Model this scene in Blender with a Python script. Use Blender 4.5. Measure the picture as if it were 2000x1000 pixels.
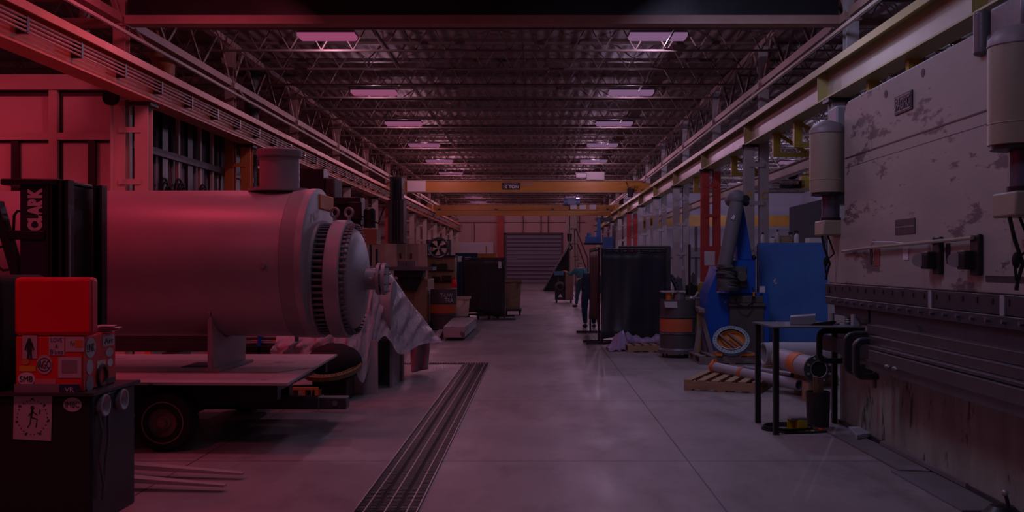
import bpy, bmesh, math, random
from mathutils import Vector, Matrix
R = math.radians
random.seed(7)
for o in list(bpy.data.objects): bpy.data.objects.remove(o)
SC = bpy.context.scene
COL = SC.collection
# ------------------------------------------------------------------ camera
F = 2000.0; VX, VY, CH = 1050.0, 515.0, 1.6          # focal length and vanishing point in photo pixels, eye height
cd = bpy.data.cameras.new('camera'); cam = bpy.data.objects.new('camera', cd); COL.objects.link(cam)
cam.location = (0, 0, CH); cam.rotation_euler = (R(90), 0, 0)
cd.sensor_width = 36; cd.lens = 36.0; cd.shift_x = (1000 - VX) / 2000; cd.shift_y = (VY - 500) / 2000
cd.clip_start = .1; cd.clip_end = 300
SC.camera = cam
SC.view_settings.view_transform = 'Standard'; SC.view_settings.look = 'None'
SC.view_settings.gamma = 1; SC.view_settings.use_curve_mapping = False
SC.view_settings.exposure = 0.0
# ------------------------------------------------------------------ world: tinted fill added through the open end of the hall, red to one side
W = bpy.data.worlds.new('world'); SC.world = W; W.use_nodes = True
nt = W.node_tree; nt.nodes.clear()
tc = nt.nodes.new('ShaderNodeTexCoord'); sx = nt.nodes.new('ShaderNodeSeparateXYZ')
rp = nt.nodes.new('ShaderNodeValToRGB'); mr = nt.nodes.new('ShaderNodeMapRange')
bg = nt.nodes.new('ShaderNodeBackground'); wo = nt.nodes.new('ShaderNodeOutputWorld')
nt.links.new(tc.outputs['Generated'], sx.inputs[0]); nt.links.new(sx.outputs[0], mr.inputs[0])
mr.inputs[1].default_value = -1; mr.inputs[2].default_value = 1
nt.links.new(mr.outputs[0], rp.inputs[0]); nt.links.new(rp.outputs[0], bg.inputs[0]); nt.links.new(bg.outputs[0], wo.inputs[0])
rp.color_ramp.elements[0].color = (.42, .10, .17, 1); rp.color_ramp.elements[0].position = .15
rp.color_ramp.elements[1].color = (.24, .24, .36, 1); rp.color_ramp.elements[1].position = .85
e = rp.color_ramp.elements.new(.5); e.color = (.32, .17, .26, 1)
bg.inputs[1].default_value = .07
# ------------------------------------------------------------------ large lights: added fill lamps out of view
LS = 1.0
def lerp(a, b, t): return tuple(a[i] + (b[i] - a[i]) * t for i in range(3))
def lamp_color(x, y):
    px = VX + x * F / max(y, 9)
    t = min(1, max(0, (px - 100) / 1500))
    if t < .5: return lerp((1, .06, .12), (.86, .32, .45), t * 2)
    return lerp((.86, .32, .45), (.62, .55, 1.0), t * 2 - 1)
def add_light(kind, loc, power, color, rot=(0, 0, 0), size=None, name='lamp_or_fill_light', spot=None):
    l = bpy.data.lights.new(name, kind); l.energy = power * LS; l.color = color
    if kind == 'AREA':
        l.shape = 'RECTANGLE'; l.size, l.size_y = size
    else: l.shadow_soft_size = 0.0
    if kind == 'SPOT': l.spot_size = R(spot); l.spot_blend = .6
    o = bpy.data.objects.new(name, l); o.location = loc; o.rotation_euler = rot; COL.objects.link(o)
    return o
# fill lamps added above the near floor, out of frame (housings built further down)
RED = (1, .055, .13); REDP = (1, .12, .24); BLU = (.48, .47, .78); MAU = (.85, .30, .46)
# x, y, watts, colour, tilt about y in degrees (aims the added light; + turns the face towards +x)
FILL_LAMPS = [(-10.0, 7.0, 140, RED, -30), (-10.0, 13.0, 150, RED, -22), (-4.4, 3.4, 110, RED, -42), (-4.3, 8.8, 82, RED, -38), (-4.1, 14.4, 62, REDP, -38),
        (-.6, 3.4, 42, BLU, 48), (-.4, 8.6, 54, BLU, 50), (2.0, 14.4, 75, BLU, 35), (-1.6, 10.8, 26, MAU, -8)]
for x, y, k, c, tl in FILL_LAMPS:
    add_light('AREA', (x, y, 6.1), k, c, rot=(0, R(-tl), 0), size=(1.3, .5))
# ------------------------------------------------------------------ mesh helpers
def at(px, py, y): return Vector(((px - VX) * y / F, y, CH - (py - VY) * y / F))
def fx(px, y): return (px - VX) * y / F
def fz(py, y): return CH - (py - VY) * y / F
ORG = {}
class MB:
    def __init__(s, xf=None): s.v = []; s.f = []; s.xf = xf
    def add(s, vs, fs):
        b = len(s.v)
        for p in vs:
            p = Vector(p); s.v.append(s.xf @ p if s.xf else p)
        for f in fs: s.f.append([b + i for i in f])
        return s
    def box(s, x0, x1, y0, y1, z0, z1):
        return s.add([(x0,y0,z0),(x1,y0,z0),(x1,y1,z0),(x0,y1,z0),(x0,y0,z1),(x1,y0,z1),(x1,y1,z1),(x0,y1,z1)],
                     [(0,3,2,1),(4,5,6,7),(0,1,5,4),(1,2,6,5),(2,3,7,6),(3,0,4,7)])
    def frame(s, p0, p1, up=(0,0,1)):
        p0 = Vector(p0); p1 = Vector(p1); d = (p1 - p0).normalized(); up = Vector(up)
        if abs(d.dot(up)) > .98: up = Vector((0,1,0)) if abs(d.y) < .9 else Vector((1,0,0))
        a = d.cross(up).normalized(); b = a.cross(d).normalized()
        return p0, p1, a, b, d
    def bar(s, p0, p1, w, h, up=(0,0,1)):
        p0, p1, a, b, d = s.frame(p0, p1, up); a = a * w / 2; b = b * h / 2
        vs = [p0-a-b, p0+a-b, p0+a+b, p0-a+b, p1-a-b, p1+a-b, p1+a+b, p1-a+b]
        return s.add(vs, [(0,1,2,3),(7,6,5,4),(0,4,5,1),(1,5,6,2),(2,6,7,3),(3,7,4,0)])
    def cyl(s, p0, p1, r0, r1=None, n=18, caps=True):
        if r1 is None: r1 = r0
        p0, p1, a, b, d = s.frame(p0, p1); vs = []
        for p, r in ((p0, r0), (p1, r1)):
            for i in range(n):
                t = 2*math.pi*i/n; vs.append(p + a*math.cos(t)*r + b*math.sin(t)*r)
        fs = [(i, (i+1) % n, n+(i+1) % n, n+i) for i in range(n)]
        if caps: fs += [tuple(range(n))[::-1], tuple(range(n, 2*n))]
        return s.add(vs, fs)
    def lathe(s, prof, o, ax, n=32, a0=0, a1=2*math.pi):
        o = Vector(o); ax = Vector(ax).normalized(); _, _, a, b, d = s.frame(o, o + ax)
        full = abs(a1 - a0 - 2*math.pi) < 1e-6; m = n if full else n + 1; vs = []
        for r, t in prof:
            for i in range(m):
                g = a0 + (a1 - a0)*i/n; vs.append(o + d*t + a*math.cos(g)*max(r, 1e-4) + b*math.sin(g)*max(r, 1e-4))
        fs = []
        for k in range(len(prof)-1):
            for i in range(n):
                j = (i+1) % m; fs.append((k*m+i, k*m+j, (k+1)*m+j, (k+1)*m+i))
        return s.add(vs, fs)
    def tube(s, pts, r, n=8, close=False):
        pts = [Vector(p) for p in pts]; N = len(pts); vs = []; prev = None
        for i, p in enumerate(pts):
            if close: d = pts[(i+1) % N] - pts[i-1]
            else: d = pts[min(i+1, N-1)] - pts[max(i-1, 0)]
            d.normalize()
            if prev is None:
                up = Vector((0,0,1)) if abs(d.z) < .9 else Vector((1,0,0)); a = d.cross(up).normalized()
            else:
                a = (prev - d*prev.dot(d)).normalized()
            prev = a; b = d.cross(a); rr = r[i] if isinstance(r, (list, tuple)) else r
            for k in range(n):
                t = 2*math.pi*k/n; vs.append(p + a*math.cos(t)*rr + b*math.sin(t)*rr)
        fs = []
        for i in range(N if close else N-1):
            j = (i+1) % N
            for k in range(n): fs.append((i*n+k, i*n+(k+1) % n, j*n+(k+1) % n, j*n+k))
        if not close: fs += [tuple(range(n))[::-1], tuple(range((N-1)*n, N*n))]
        return s.add(vs, fs)
    def torus(s, c, ax, Rr, r, n=28, m=8):
        c = Vector(c); ax = Vector(ax).normalized(); _, _, a, b, d = s.frame(c, c + ax)
        return s.tube([c + a*math.cos(2*math.pi*i/n)*Rr + b*math.sin(2*math.pi*i/n)*Rr for i in range(n)], r, m, True)
    def prism(s, poly, o, u, v, w):
        o = Vector(o); u = Vector(u); v = Vector(v); w = Vector(w); n = len(poly)
        vs = [o + u*p[0] + v*p[1] for p in poly] + [o + u*p[0] + v*p[1] + w for p in poly]
        fs = [tuple(range(n))[::-1], tuple(range(n, 2*n))] + [(i, (i+1) % n, n+(i+1) % n, n+i) for i in range(n)]
        return s.add(vs, fs)
    def ell(s, c, rx, ry, rz, n=16, m=10):
        c = Vector(c); vs = []
        for j in range(m+1):
            t = math.pi*j/m
            for i in range(n):
                g = 2*math.pi*i/n; q = max(math.sin(t), 1e-3)
                vs.append(c + Vector((rx*q*math.cos(g), ry*q*math.sin(g), rz*math.cos(t))))
        fs = [(j*n+i, j*n+(i+1) % n, (j+1)*n+(i+1) % n, (j+1)*n+i) for j in range(m) for i in range(n)]
        return s.add(vs, fs)
    def ibeam(s, p0, p1, d, w, tf=.02, tw=.012, up=(0,0,1)):
        p0, p1, a, b, dd = s.frame(p0, p1, up); q = (d - tf)/2
        s.bar(p0 + b*q, p1 + b*q, w, tf, up); s.bar(p0 - b*q, p1 - b*q, w, tf, up)
        return s.bar(p0, p1, tw, d - 2*tf, up)
    def grid(s, rows):
        m = len(rows[0]); vs = [p for r in rows for p in r]
        return s.add(vs, [(j*m+i, j*m+i+1, (j+1)*m+i+1, (j+1)*m+i) for j in range(len(rows)-1) for i in range(m-1)])
    def bld(s, name, mat, parent=None, label=None, cat=None, group=None, kind=None, bevel=0, solid=0, sub=0, ang=35, origin=None):
        if parent is not None: org = ORG[parent.name]
        elif origin is not None: org = Vector(origin)
        else:
            xs = [p.x for p in s.v]; ys = [p.y for p in s.v]; zs = [p.z for p in s.v]
            org = Vector(((min(xs)+max(xs))/2, (min(ys)+max(ys))/2, min(zs)))
        me = bpy.data.meshes.new(name); me.from_pydata([p - org for p in s.v], [], s.f)
        bm = bmesh.new(); bm.from_mesh(me); bmesh.ops.recalc_face_normals(bm, faces=bm.faces[:]); bm.to_mesh(me); bm.free()
        me.polygons.foreach_set('use_smooth', [True]*len(me.polygons)); me.set_sharp_from_angle(angle=R(ang))
        me.materials.append(mat); ob = bpy.data.objects.new(name, me); COL.objects.link(ob)
        if parent is not None: ob.parent = parent
        else: ob.location = org
        ORG[ob.name] = org
        if solid: q = ob.modifiers.new('solid', 'SOLIDIFY'); q.thickness = solid
        if bevel: q = ob.modifiers.new('bevel', 'BEVEL'); q.width = bevel; q.segments = 2; q.limit_method = 'ANGLE'
        if sub: q = ob.modifiers.new('sub', 'SUBSURF'); q.levels = sub; q.render_levels = sub
        tag(ob, label, cat, group, kind)
        return ob
def tag(o, label=None, cat=None, group=None, kind=None):
    if label: o['label'] = label
    if cat: o['category'] = cat
    if group: o['group'] = group
    if kind: o['kind'] = kind
def thing(name, label, cat, loc, group=None):
    o = bpy.data.objects.new(name, None); o.empty_display_size = .1; COL.objects.link(o); o.location = loc
    ORG[o.name] = Vector(loc); tag(o, label, cat, group); return o
def kids(o): return [c for c in bpy.data.objects if c.parent == o]
def copy_tree(o, loc=None, rz=0, label=None, parent=None):
    c = o.copy(); COL.objects.link(c)
    if parent is not None: c.parent = parent
    else:
        c.location = loc; c.rotation_euler = (0, 0, rz); ORG[c.name] = Vector(loc)
        if label: c['label'] = label
    for k in kids(o):
        if k is not c: copy_tree(k, parent=c)
    return c
def text_mesh(txt, name, mat, parent, o, xdir, updir, size, width=None, ext=.002, label=None, bold=0.0):
    cu = bpy.data.curves.new('t', 'FONT'); cu.body = txt; cu.size = 1; cu.extrude = .01; cu.align_x = 'CENTER'; cu.align_y = 'CENTER'
    cu.offset = bold
    t = bpy.data.objects.new('t', cu); COL.objects.link(t); bpy.context.view_layer.update()
    me = bpy.data.meshes.new_from_object(t.evaluated_get(bpy.context.evaluated_depsgraph_get()))
    bpy.data.objects.remove(t)
    xs = [v.co.x for v in me.vertices]; ys = [v.co.y for v in me.vertices]
    w = max(xs) - min(xs); h = max(ys) - min(ys); cx = (max(xs)+min(xs))/2; cy = (max(ys)+min(ys))/2
    ky = size/h; kx = (width/w) if width else ky
    xd = Vector(xdir).normalized(); ud = Vector(updir).normalized(); nd = xd.cross(ud)
    mb = MB()
    mb.add([Vector(o) + xd*(v.co.x-cx)*kx + ud*(v.co.y-cy)*ky + nd*(v.co.z*ext/.01) for v in me.vertices], [tuple(p.vertices) for p in me.polygons])
    bpy.data.meshes.remove(me)
    return mb.bld(name, mat, parent, label)
# ------------------------------------------------------------------ materials
MAT = {}
def M(name, col, rough=.6, metal=0, col2=None, scale=2.5, bump=.08, amt=.5, spots=None, spot_t=.62, spot_s=4, stretch=(1,1,1), spec=.4):
    if name in MAT: return MAT[name]
    m = bpy.data.materials.new(name); m.use_nodes = True; n = m.node_tree; b = n.nodes['Principled BSDF']
    t = n.nodes.new('ShaderNodeTexCoord'); mp = n.nodes.new('ShaderNodeMapping'); mp.inputs['Scale'].default_value = stretch
    n.links.new(t.outputs['Object'], mp.inputs[0])
    ns = n.nodes.new('ShaderNodeTexNoise'); ns.inputs['Scale'].default_value = scale; ns.inputs['Detail'].default_value = 6
    n.links.new(mp.outputs[0], ns.inputs['Vector'])
    r = n.nodes.new('ShaderNodeValToRGB'); r.color_ramp.elements[0].position = .3; r.color_ramp.elements[1].position = .7
    if col2 is None: col2 = tuple(c*(1-.45*amt) for c in col)
    r.color_ramp.elements[0].color = (*col2, 1); r.color_ramp.elements[1].color = (*col, 1)
    n.links.new(ns.outputs[0], r.inputs[0]); out = r.outputs[0]
    if spots:
        n2 = n.nodes.new('ShaderNodeTexNoise'); n2.inputs['Scale'].default_value = spot_s; n2.inputs['Detail'].default_value = 10; n2.inputs['Roughness'].default_value = .7
        n.links.new(mp.outputs[0], n2.inputs['Vector'])
        r2 = n.nodes.new('ShaderNodeValToRGB'); r2.color_ramp.elements[0].position = spot_t; r2.color_ramp.elements[1].position = spot_t + .04
        n.links.new(n2.outputs[0], r2.inputs[0])
        mx = n.nodes.new('ShaderNodeMix'); mx.data_type = 'RGBA'; n.links.new(r2.outputs[0], mx.inputs[0]); n.links.new(out, mx.inputs[6]); mx.inputs[7].default_value = (*spots, 1); out = mx.outputs[2]
    n.links.new(out, b.inputs['Base Color'])
    b.inputs['Roughness'].default_value = rough; b.inputs['Metallic'].default_value = metal; b.inputs['Specular IOR Level'].default_value = spec
    if bump:
        bp = n.nodes.new('ShaderNodeBump'); bp.inputs['Strength'].default_value = bump; bp.inputs['Distance'].default_value = .02
        n3 = n.nodes.new('ShaderNodeTexNoise'); n3.inputs['Scale'].default_value = scale*7; n3.inputs['Detail'].default_value = 4; n.links.new(mp.outputs[0], n3.inputs['Vector'])
        n.links.new(n3.outputs[0], bp.inputs['Height']); n.links.new(bp.outputs[0], b.inputs['Normal'])
    MAT[name] = m; return m
lamphouse = M('lamp_housing', (.12, .11, .12), .6, bump=0)
def emis(name, col, s):
    m = bpy.data.materials.new(name); m.use_nodes = True; n = m.node_tree; b = n.nodes['Principled BSDF']
    b.inputs['Base Color'].default_value = (0, 0, 0, 1); b.inputs['Specular IOR Level'].default_value = 0; b.inputs['Emission Color'].default_value = (*col, 1); b.inputs['Emission Strength'].default_value = s
    return m
cream = M('cream_paint', (.58, .50, .42), .55, amt=.4, scale=1.5)
white_post = M('white_post_paint', (.52, .50, .50), .55, amt=.6, scale=3, spots=(.25, .19, .14), spot_t=.68)
red_post = M('red_post_paint', (.55, .07, .06), .5, amt=.4)
orange_post = M('orange_post_paint', (.60, .20, .05), .5, amt=.4)
roofsteel = M('roof_joist_brown', (.18, .12, .105), .6, amt=.5, scale=5)
roofgirder = M('roof_girder_brown', (.42, .26, .22), .55, amt=.4, scale=3)
runwayred = M('runway_orange_paint', (.55, .20, .11), .45, amt=.5, scale=2)
runwayyel = M('runway_yellow_paint', (.42, .36, .12), .45, amt=.4, scale=1.5, col2=(.36, .32, .16))
yellow = M('crane_yellow', (.48, .22, .03), .4, amt=.3)
bracketyel = M('bracket_yellow', (.50, .38, .05), .45, amt=.5)
black = M('black_paint', (.02, .02, .024), .4, amt=.4)
blackmat = M('black_rubber', (.012, .012, .013), .8, amt=.4)
darksteel = M('dark_steel', (.07, .07, .08), .42, .35, amt=.6, scale=4)
midsteel = M('grey_steel', (.22, .22, .24), .4, .5, amt=.5, scale=4)
plate = M('steel_plate', (.52, .46, .48), .5, .1, amt=.5, scale=1.2, spots=(.16, .13, .13), spot_t=.6, spot_s=2)
primer = M('vessel_grey_primer', (.42, .37, .38), .42, .15, col2=(.33, .28, .30), scale=1.1, bump=.04)
primer2 = M('vessel_dark_band', (.32, .275, .29), .5, .1, amt=.4)
rust = M('rusty_brown', (.26, .15, .12), .8, amt=.6, scale=8)
orange = M('orange_paint', (.75, .20, .04), .5, amt=.4)
redpaint = M('red_enamel', (.90, .006, .03), .4, amt=.25, scale=1.5)
redbox = M('red_toolbox_enamel', (.80, .03, .03), .4, amt=.3)
blue = M('machine_blue', (.015, .11, .55), .45, amt=.4)
bluepanel = M('blue_board', (.10, .26, .68), .6, col2=(.07, .19, .54), scale=1.5, spots=(.05, .18, .42), spot_t=.66)
teal = M('teal_cloth', (.06, .26, .30), .85, amt=.5, scale=8)
navy = M('navy_cloth', (.03, .06, .11), .85, amt=.5, scale=8)
tealtr = M('slate_trousers', (.05, .12, .17), .85, amt=.5, scale=8)
skin = M('skin', (.62, .38, .30), .6, amt=.2)
hairm = M('grey_hair', (.40, .33, .30), .8, amt=.4, scale=20)
wood = M('pallet_wood', (.45, .30, .17), .75, amt=.6, scale=3, stretch=(1, 6, 6))
woodo = M('orange_wood', (.65, .26, .07), .7, amt=.5, scale=3)
pressp = M('press_cream_paint', (.40, .38, .34), .46, .05, col2=(.33, .32, .30), scale=1.3, bump=.05, spots=(.13, .11, .12), spot_t=.565, spot_s=1.3, stretch=(1, 1.0, 3.2), spec=.6)
pressl = M('press_base_paint', (.40, .44, .36), .5, .05, col2=(.24, .26, .22), scale=2.0, bump=.12, spots=(.07, .06, .055), spot_t=.58, spot_s=3, stretch=(1, 2.2, .7))
presscyl = M('press_cylinder_paint', (.40, .35, .26), .42, amt=.35, scale=3, spots=(.12, .09, .06), spot_t=.7)
presstool = M('press_tool_steel', (.085, .085, .105), .4, .45, amt=.5, scale=3)
rail = M('press_rail_steel', (.15, .145, .16), .32, .6, amt=.5, scale=3)
chrome = M('bright_rod', (.13, .13, .18), .3, .3, amt=.1, bump=0)
curtain = M('welding_curtain', (.05, .048, .062), .42, amt=.4, scale=3, spec=.5)
curtain2 = M('brown_curtain', (.07, .04, .045), .6, amt=.4)
drumgrey = M('drum_grey', (.13, .12, .125), .5, .3, amt=.6, scale=4, spots=(.3, .28, .28), spot_t=.68)
drumor = M('drum_orange', (.62, .15, .06), .5, amt=.35)
pipegrey = M('pipe_grey_primer', (.40, .40, .45), .45, amt=.3)
paper = M('white_paper', (.72, .70, .72), .7, amt=.15, bump=0)
pinkpaper = M('printed_label', (.55, .50, .52), .7, amt=.3, bump=0)
ink = M('black_ink', (.03, .03, .04), .6, amt=.2, bump=0)
yelpaper = M('yellow_sticker', (.75, .40, .03), .6, amt=.2, bump=0)
silver = M('silver_reflector', (.45, .42, .44), .4, .35, amt=.2)
beige = M('machine_beige', (.86, .62, .50), .5, amt=.5, scale=2)
brownmach = M('machine_brown', (.42, .26, .15), .55, amt=.5, scale=2)
greymach = M('machine_grey', (.12, .105, .10), .55, amt=.5)
cloth_grey = M('grey_fabric_cuff', (.11, .105, .11), .8, amt=.5, scale=6)
armgrey = M('arm_grey', (.19, .18, .20), .6, amt=.35)
olive = M('olive_flange', (.16, .17, .07), .5, amt=.4)
corr = M('corrugated_sheet', (.13, .10, .11), .5, .2, amt=.9, scale=1.2, stretch=(1, 3, .5))
panelm = M('partition_panel', (.60, .50, .45), .6, amt=.12, scale=.7, bump=.02)
doorm = M('rollup_door_grey', (.30, .28, .34), .6, amt=.2)
wallm = M('hall_wall', (.78, .50, .46), .8, amt=.25, scale=.3, bump=.02)
wallw = M('pale_wall', (.62, .58, .66), .8, amt=.2, scale=.3, bump=.02)
# translucent sheet
def plastic(name, col, tr):
    m = bpy.data.materials.new(name); m.use_nodes = True; n = m.node_tree; b = n.nodes['Principled BSDF']; out = n.nodes['Material Output']
    t = n.nodes.new('ShaderNodeTexCoord'); ns = n.nodes.new('ShaderNodeTexNoise'); ns.inputs['Scale'].default_value = 3; ns.inputs['Detail'].default_value = 8
    mp = n.nodes.new('ShaderNodeMapping'); mp.inputs['Scale'].default_value = (2.2, 1, .8); n.links.new(t.outputs['Object'], mp.inputs[0]); n.links.new(mp.outputs[0], ns.inputs['Vector'])
    bp = n.nodes.new('ShaderNodeBump'); bp.inputs['Strength'].default_value = 1; bp.inputs['Distance'].default_value = .12; n.links.new(ns.outputs[0], bp.inputs['Height'])
    b.inputs['Base Color'].default_value = (*col, 1); b.inputs['Roughness'].default_value = .28; n.links.new(bp.outputs[0], b.inputs['Normal'])
    tl = n.nodes.new('ShaderNodeBsdfTranslucent'); tl.inputs[0].default_value = (*col, 1)
    mx = n.nodes.new('ShaderNodeMixShader'); mx.inputs[0].default_value = tr
    n.links.new(b.outputs[0], mx.inputs[1]); n.links.new(tl.outputs[0], mx.inputs[2]); n.links.new(mx.outputs[0], out.inputs[0])
    return m
sheetm = plastic('clear_plastic_sheet', (.60, .52, .57), .3)
tarpm = plastic('purple_plastic', (.50, .42, .66), .3)
# roof deck: ribbed by a wave along x
def deckmat():
    m = M('roof_deck_brown', (.24, .15, .135), .7, amt=.4, scale=.8, bump=0); n = m.node_tree; b = n.nodes['Principled BSDF']
    t = n.nodes.new('ShaderNodeTexCoord'); w = n.nodes.new('ShaderNodeTexWave'); w.bands_direction = 'X'; w.inputs['Scale'].default_value = 1.05
    n.links.new(t.outputs['Object'], w.inputs[0]); bp = n.nodes.new('ShaderNodeBump'); bp.inputs['Strength'].default_value = .6; bp.inputs['Distance'].default_value = .06
    n.links.new(w.outputs[1], bp.inputs['Height']); n.links.new(bp.outputs[0], b.inputs['Normal']); return m
deck = deckmat()
def floormat():
    m = bpy.data.materials.new('concrete_floor'); m.use_nodes = True; n = m.node_tree; b = n.nodes['Principled BSDF']
    t = n.nodes.new('ShaderNodeTexCoord'); s = n.nodes.new('ShaderNodeSeparateXYZ'); n.links.new(t.outputs['Object'], s.inputs[0])
    def noise(sc, det=6, st=None, rough=.55):
        q = n.nodes.new('ShaderNodeTexNoise'); q.inputs['Scale'].default_value = sc; q.inputs['Detail'].default_value = det; q.inputs['Roughness'].default_value = rough
        if st:
            mp = n.nodes.new('ShaderNodeMapping'); mp.inputs['Scale'].default_value = st; n.links.new(t.outputs['Object'], mp.inputs[0]); n.links.new(mp.outputs[0], q.inputs['Vector'])
        else: n.links.new(t.outputs['Object'], q.inputs['Vector'])
        return q.outputs[0]
    def ramp(src, p0, c0, p1, c1):
        r = n.nodes.new('ShaderNodeValToRGB'); r.color_ramp.elements[0].position = p0; r.color_ramp.elements[1].position = p1
        r.color_ramp.elements[0].color = (*c0, 1); r.color_ramp.elements[1].color = (*c1, 1); n.links.new(src, r.inputs[0]); return r.outputs[0]
    def mix(f, a, c):
        x = n.nodes.new('ShaderNodeMix'); x.data_type = 'RGBA'; n.links.new(f, x.inputs[0]); n.links.new(a, x.inputs[6])
        if isinstance(c, tuple): x.inputs[7].default_value = (*c, 1)
        else: n.links.new(c, x.inputs[7])
        return x.outputs[2]
    base = ramp(noise(.45), .3, (.235, .21, .21), .7, (.34, .31, .31))
    stain = ramp(noise(1.3, 10, (1, .45, 1), .7), .50, (0, 0, 0), .66, (.8, .8, .8)); base = mix(stain, base, (.17, .15, .15))
    speck = ramp(noise(9, 8, None, .8), .66, (0, 0, 0), .72, (.5, .5, .5)); base = mix(speck, base, (.15, .13, .13))
    def line(axis, period, off, w):
        a = n.nodes.new('ShaderNodeMath'); a.operation = 'SUBTRACT'; n.links.new(s.outputs[axis], a.inputs[0]); a.inputs[1].default_value = off
        c = n.nodes.new('ShaderNodeMath'); c.operation = 'PINGPONG'; n.links.new(a.outputs[0], c.inputs[0]); c.inputs[1].default_value = period/2
        d = n.nodes.new('ShaderNodeMath'); d.operation = 'LESS_THAN'; n.links.new(c.outputs[0], d.inputs[0]); d.inputs[1].default_value = w
        return d.outputs[0]
    base = mix(line(0, 4.0, 1.22, .007), base, (.07, .06, .06))
    base = mix(line(1, 3.65, 8.3, .011), base, (.10, .085, .085))
    n.links.new(base, b.inputs['Base Color'])
    rr = ramp(noise(1.7, 6, (1, .3, 1)), .3, (.38,)*3, .75, (.68,)*3); n.links.new(rr, b.inputs['Roughness'])
    bp = n.nodes.new('ShaderNodeBump'); bp.inputs['Strength'].default_value = .15; bp.inputs['Distance'].default_value = .01; n.links.new(noise(14, 5), bp.inputs['Height']); n.links.new(bp.outputs[0], b.inputs['Normal'])
    return m
def struct(name, mb, m, **k): return mb.bld(name, m, kind='structure', **k)
ORD = ['first', 'second', 'third', 'fourth', 'fifth', 'sixth', 'seventh', 'eighth', 'ninth', 'tenth', 'eleventh', 'twelfth', 'thirteenth']
# ================================================================== SETTING
XL, XR, YB = -18.0, 16.5, 86.0
struct('floor', MB().box(XL, XR, -6, YB, -.3, 0), floormat(), origin=(0, 0, 0))
struct('ceiling', MB().box(XL, XR, -3, YB, 6.62, 6.75), deck)
struct('wall_left', MB().box(XL-.2, XL, -6, YB, -.3, 6.75), wallm)
struct('wall_right', MB().box(XR, XR+.2, -6, YB, -.3, 6.75), wallw)
struct('wall_far', MB().box(XL, XR, YB, YB+.2, -.3, 6.75), wallm)
d1 = MB()
for i in range(12): d1.box(-2.62, 1.98, YB-.14, YB-.06, i*.335+.02, i*.335+.29)
dd = struct('door_1', d1, doorm)
MB().box(-2.62, 1.98, YB-.04, YB-.01, 0, 4.02).bld('slat_gap', black, dd)
MB().box(-2.78, -2.64, YB-.16, YB, 0, 4.15).box(2.0, 2.14, YB-.16, YB, 0, 4.15).box(-2.78, 2.14, YB-.16, YB, 4.03, 4.2).bld('door_frame', greymach, dd)
# partition enclosure in the left aisle
PY = 17.4
fw = struct('wall_partition_front', MB().box(-13.5, -6.95, PY+.06, PY+.16, 0, 4.62), panelm)
m = MB()
for x in (-11.6, fx(106, PY), ): m.box(x-.07, x+.07, PY-.06, PY+.06, 0, 4.62)
m.box(-13.5, -6.95, PY-.05, PY+.06, 3.70, 3.82); m.box(-13.5, -6.95, PY-.1, PY+.06, 4.55, 4.8)
m.bld('partition_frame', cream, fw)
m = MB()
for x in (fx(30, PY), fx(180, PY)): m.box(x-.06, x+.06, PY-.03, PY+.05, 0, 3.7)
m.box(-13.5, -6.98, PY+.03, PY+.058, 4.46, 4.55).box(-13.5, -6.98, PY+.04, PY+.058, 3.66, 3.70).box(fx(106, PY)+.07, fx(106, PY)+.12, PY+.04, PY+.058, 0, 4.5)  # black strips imitate the shade under header and rail and beside the post
m.bld('partition_post_and_shadow', black, fw, 'dark posts and painted shadow gaps of the pale partition')
rows = []
side = MB()
ys = [PY+.2 + i*.11 for i in range(72)]
pr = [( -7.16 + (.06 if (i//2) % 2 else 0), y) for i, y in enumerate(ys)]
for (xa, ya), (xb, yb) in zip(pr, pr[1:]): side.add([(xa, ya, 0), (xb, yb, 0), (xb, yb, 4.5), (xa, ya, 4.5)], [(0, 1, 2, 3)])
sw = struct('wall_partition_side', side, corr, solid=.02)
MB().bar((-7.02, PY+.3, 3.66), (-7.02, 25.2, 3.66), .08, .13).bld('girt', greymach, sw)
m = MB()
for y in (18.6, 20.1, 21.4, 22.2): m.box(-7.09, -7.03, y-.05, y+.05, 0, 4.5)
m.bld('stud', cream, sw)
m = MB()
for y in (18.1, 19.4, 20.8, 24.1): m.box(-7.11, -7.05, y-.15, y+.15, 0, 4.5)
m.bld('dark_strip', black, sw, 'black gap between sheets')
# far wall fittings
m = MB().tube([(-8, YB-.2, 5.05), (-3.2, YB-.2, 5.05), (4, YB-.2, 5.05)], .03, 6).tube([(-5.3, YB-.2, 5.05), (-5.3, YB-.2, 3.2)], .03, 6)
for x in (-1.2, .3, .9, 2.6, 3.5): m.tube([(x, YB-.2, 4.2), (x, YB-.2, 6.4)], .035, 6)
struct('trim_1', m, greymach)
MB().box(-3.4, -2.85, YB-.6, YB-.1, 0, 5.6).bld('red_post', red_post, None, 'red painted post at left side of the far roll-up door', 'post')
MB().box(-7.0, -3.7, YB-.35, YB-.15, 1.9, 3.4).bld('wall_board', paper, None, 'large pale board on the far wall left of the roll-up door', 'board')
MB().box(2.35, 3.3, YB-.3, YB, 0, 6.4).bld('wall_pilaster', cream, None, 'pale pilaster on the far wall right of the roll-up door', 'pilaster')
# right aisle end wall with pipes
eb = struct('wall_aisle_right', MB().box(5.6, XR, 64, 64.2, 0, 6.6), wallw)
m = MB()
for i, x in enumerate((9.4, 9.9, 10.25, 10.5, 12.6, 13.4, 14.1)): m.tube([(x, 63.8, 0), (x, 63.8, 4.2 if i % 2 else 5.4)], .06, 6)
m.box(5.7, XR, 63.6, 63.8, 2.0, 2.35)
struct('trim_2', m, midsteel)
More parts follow.
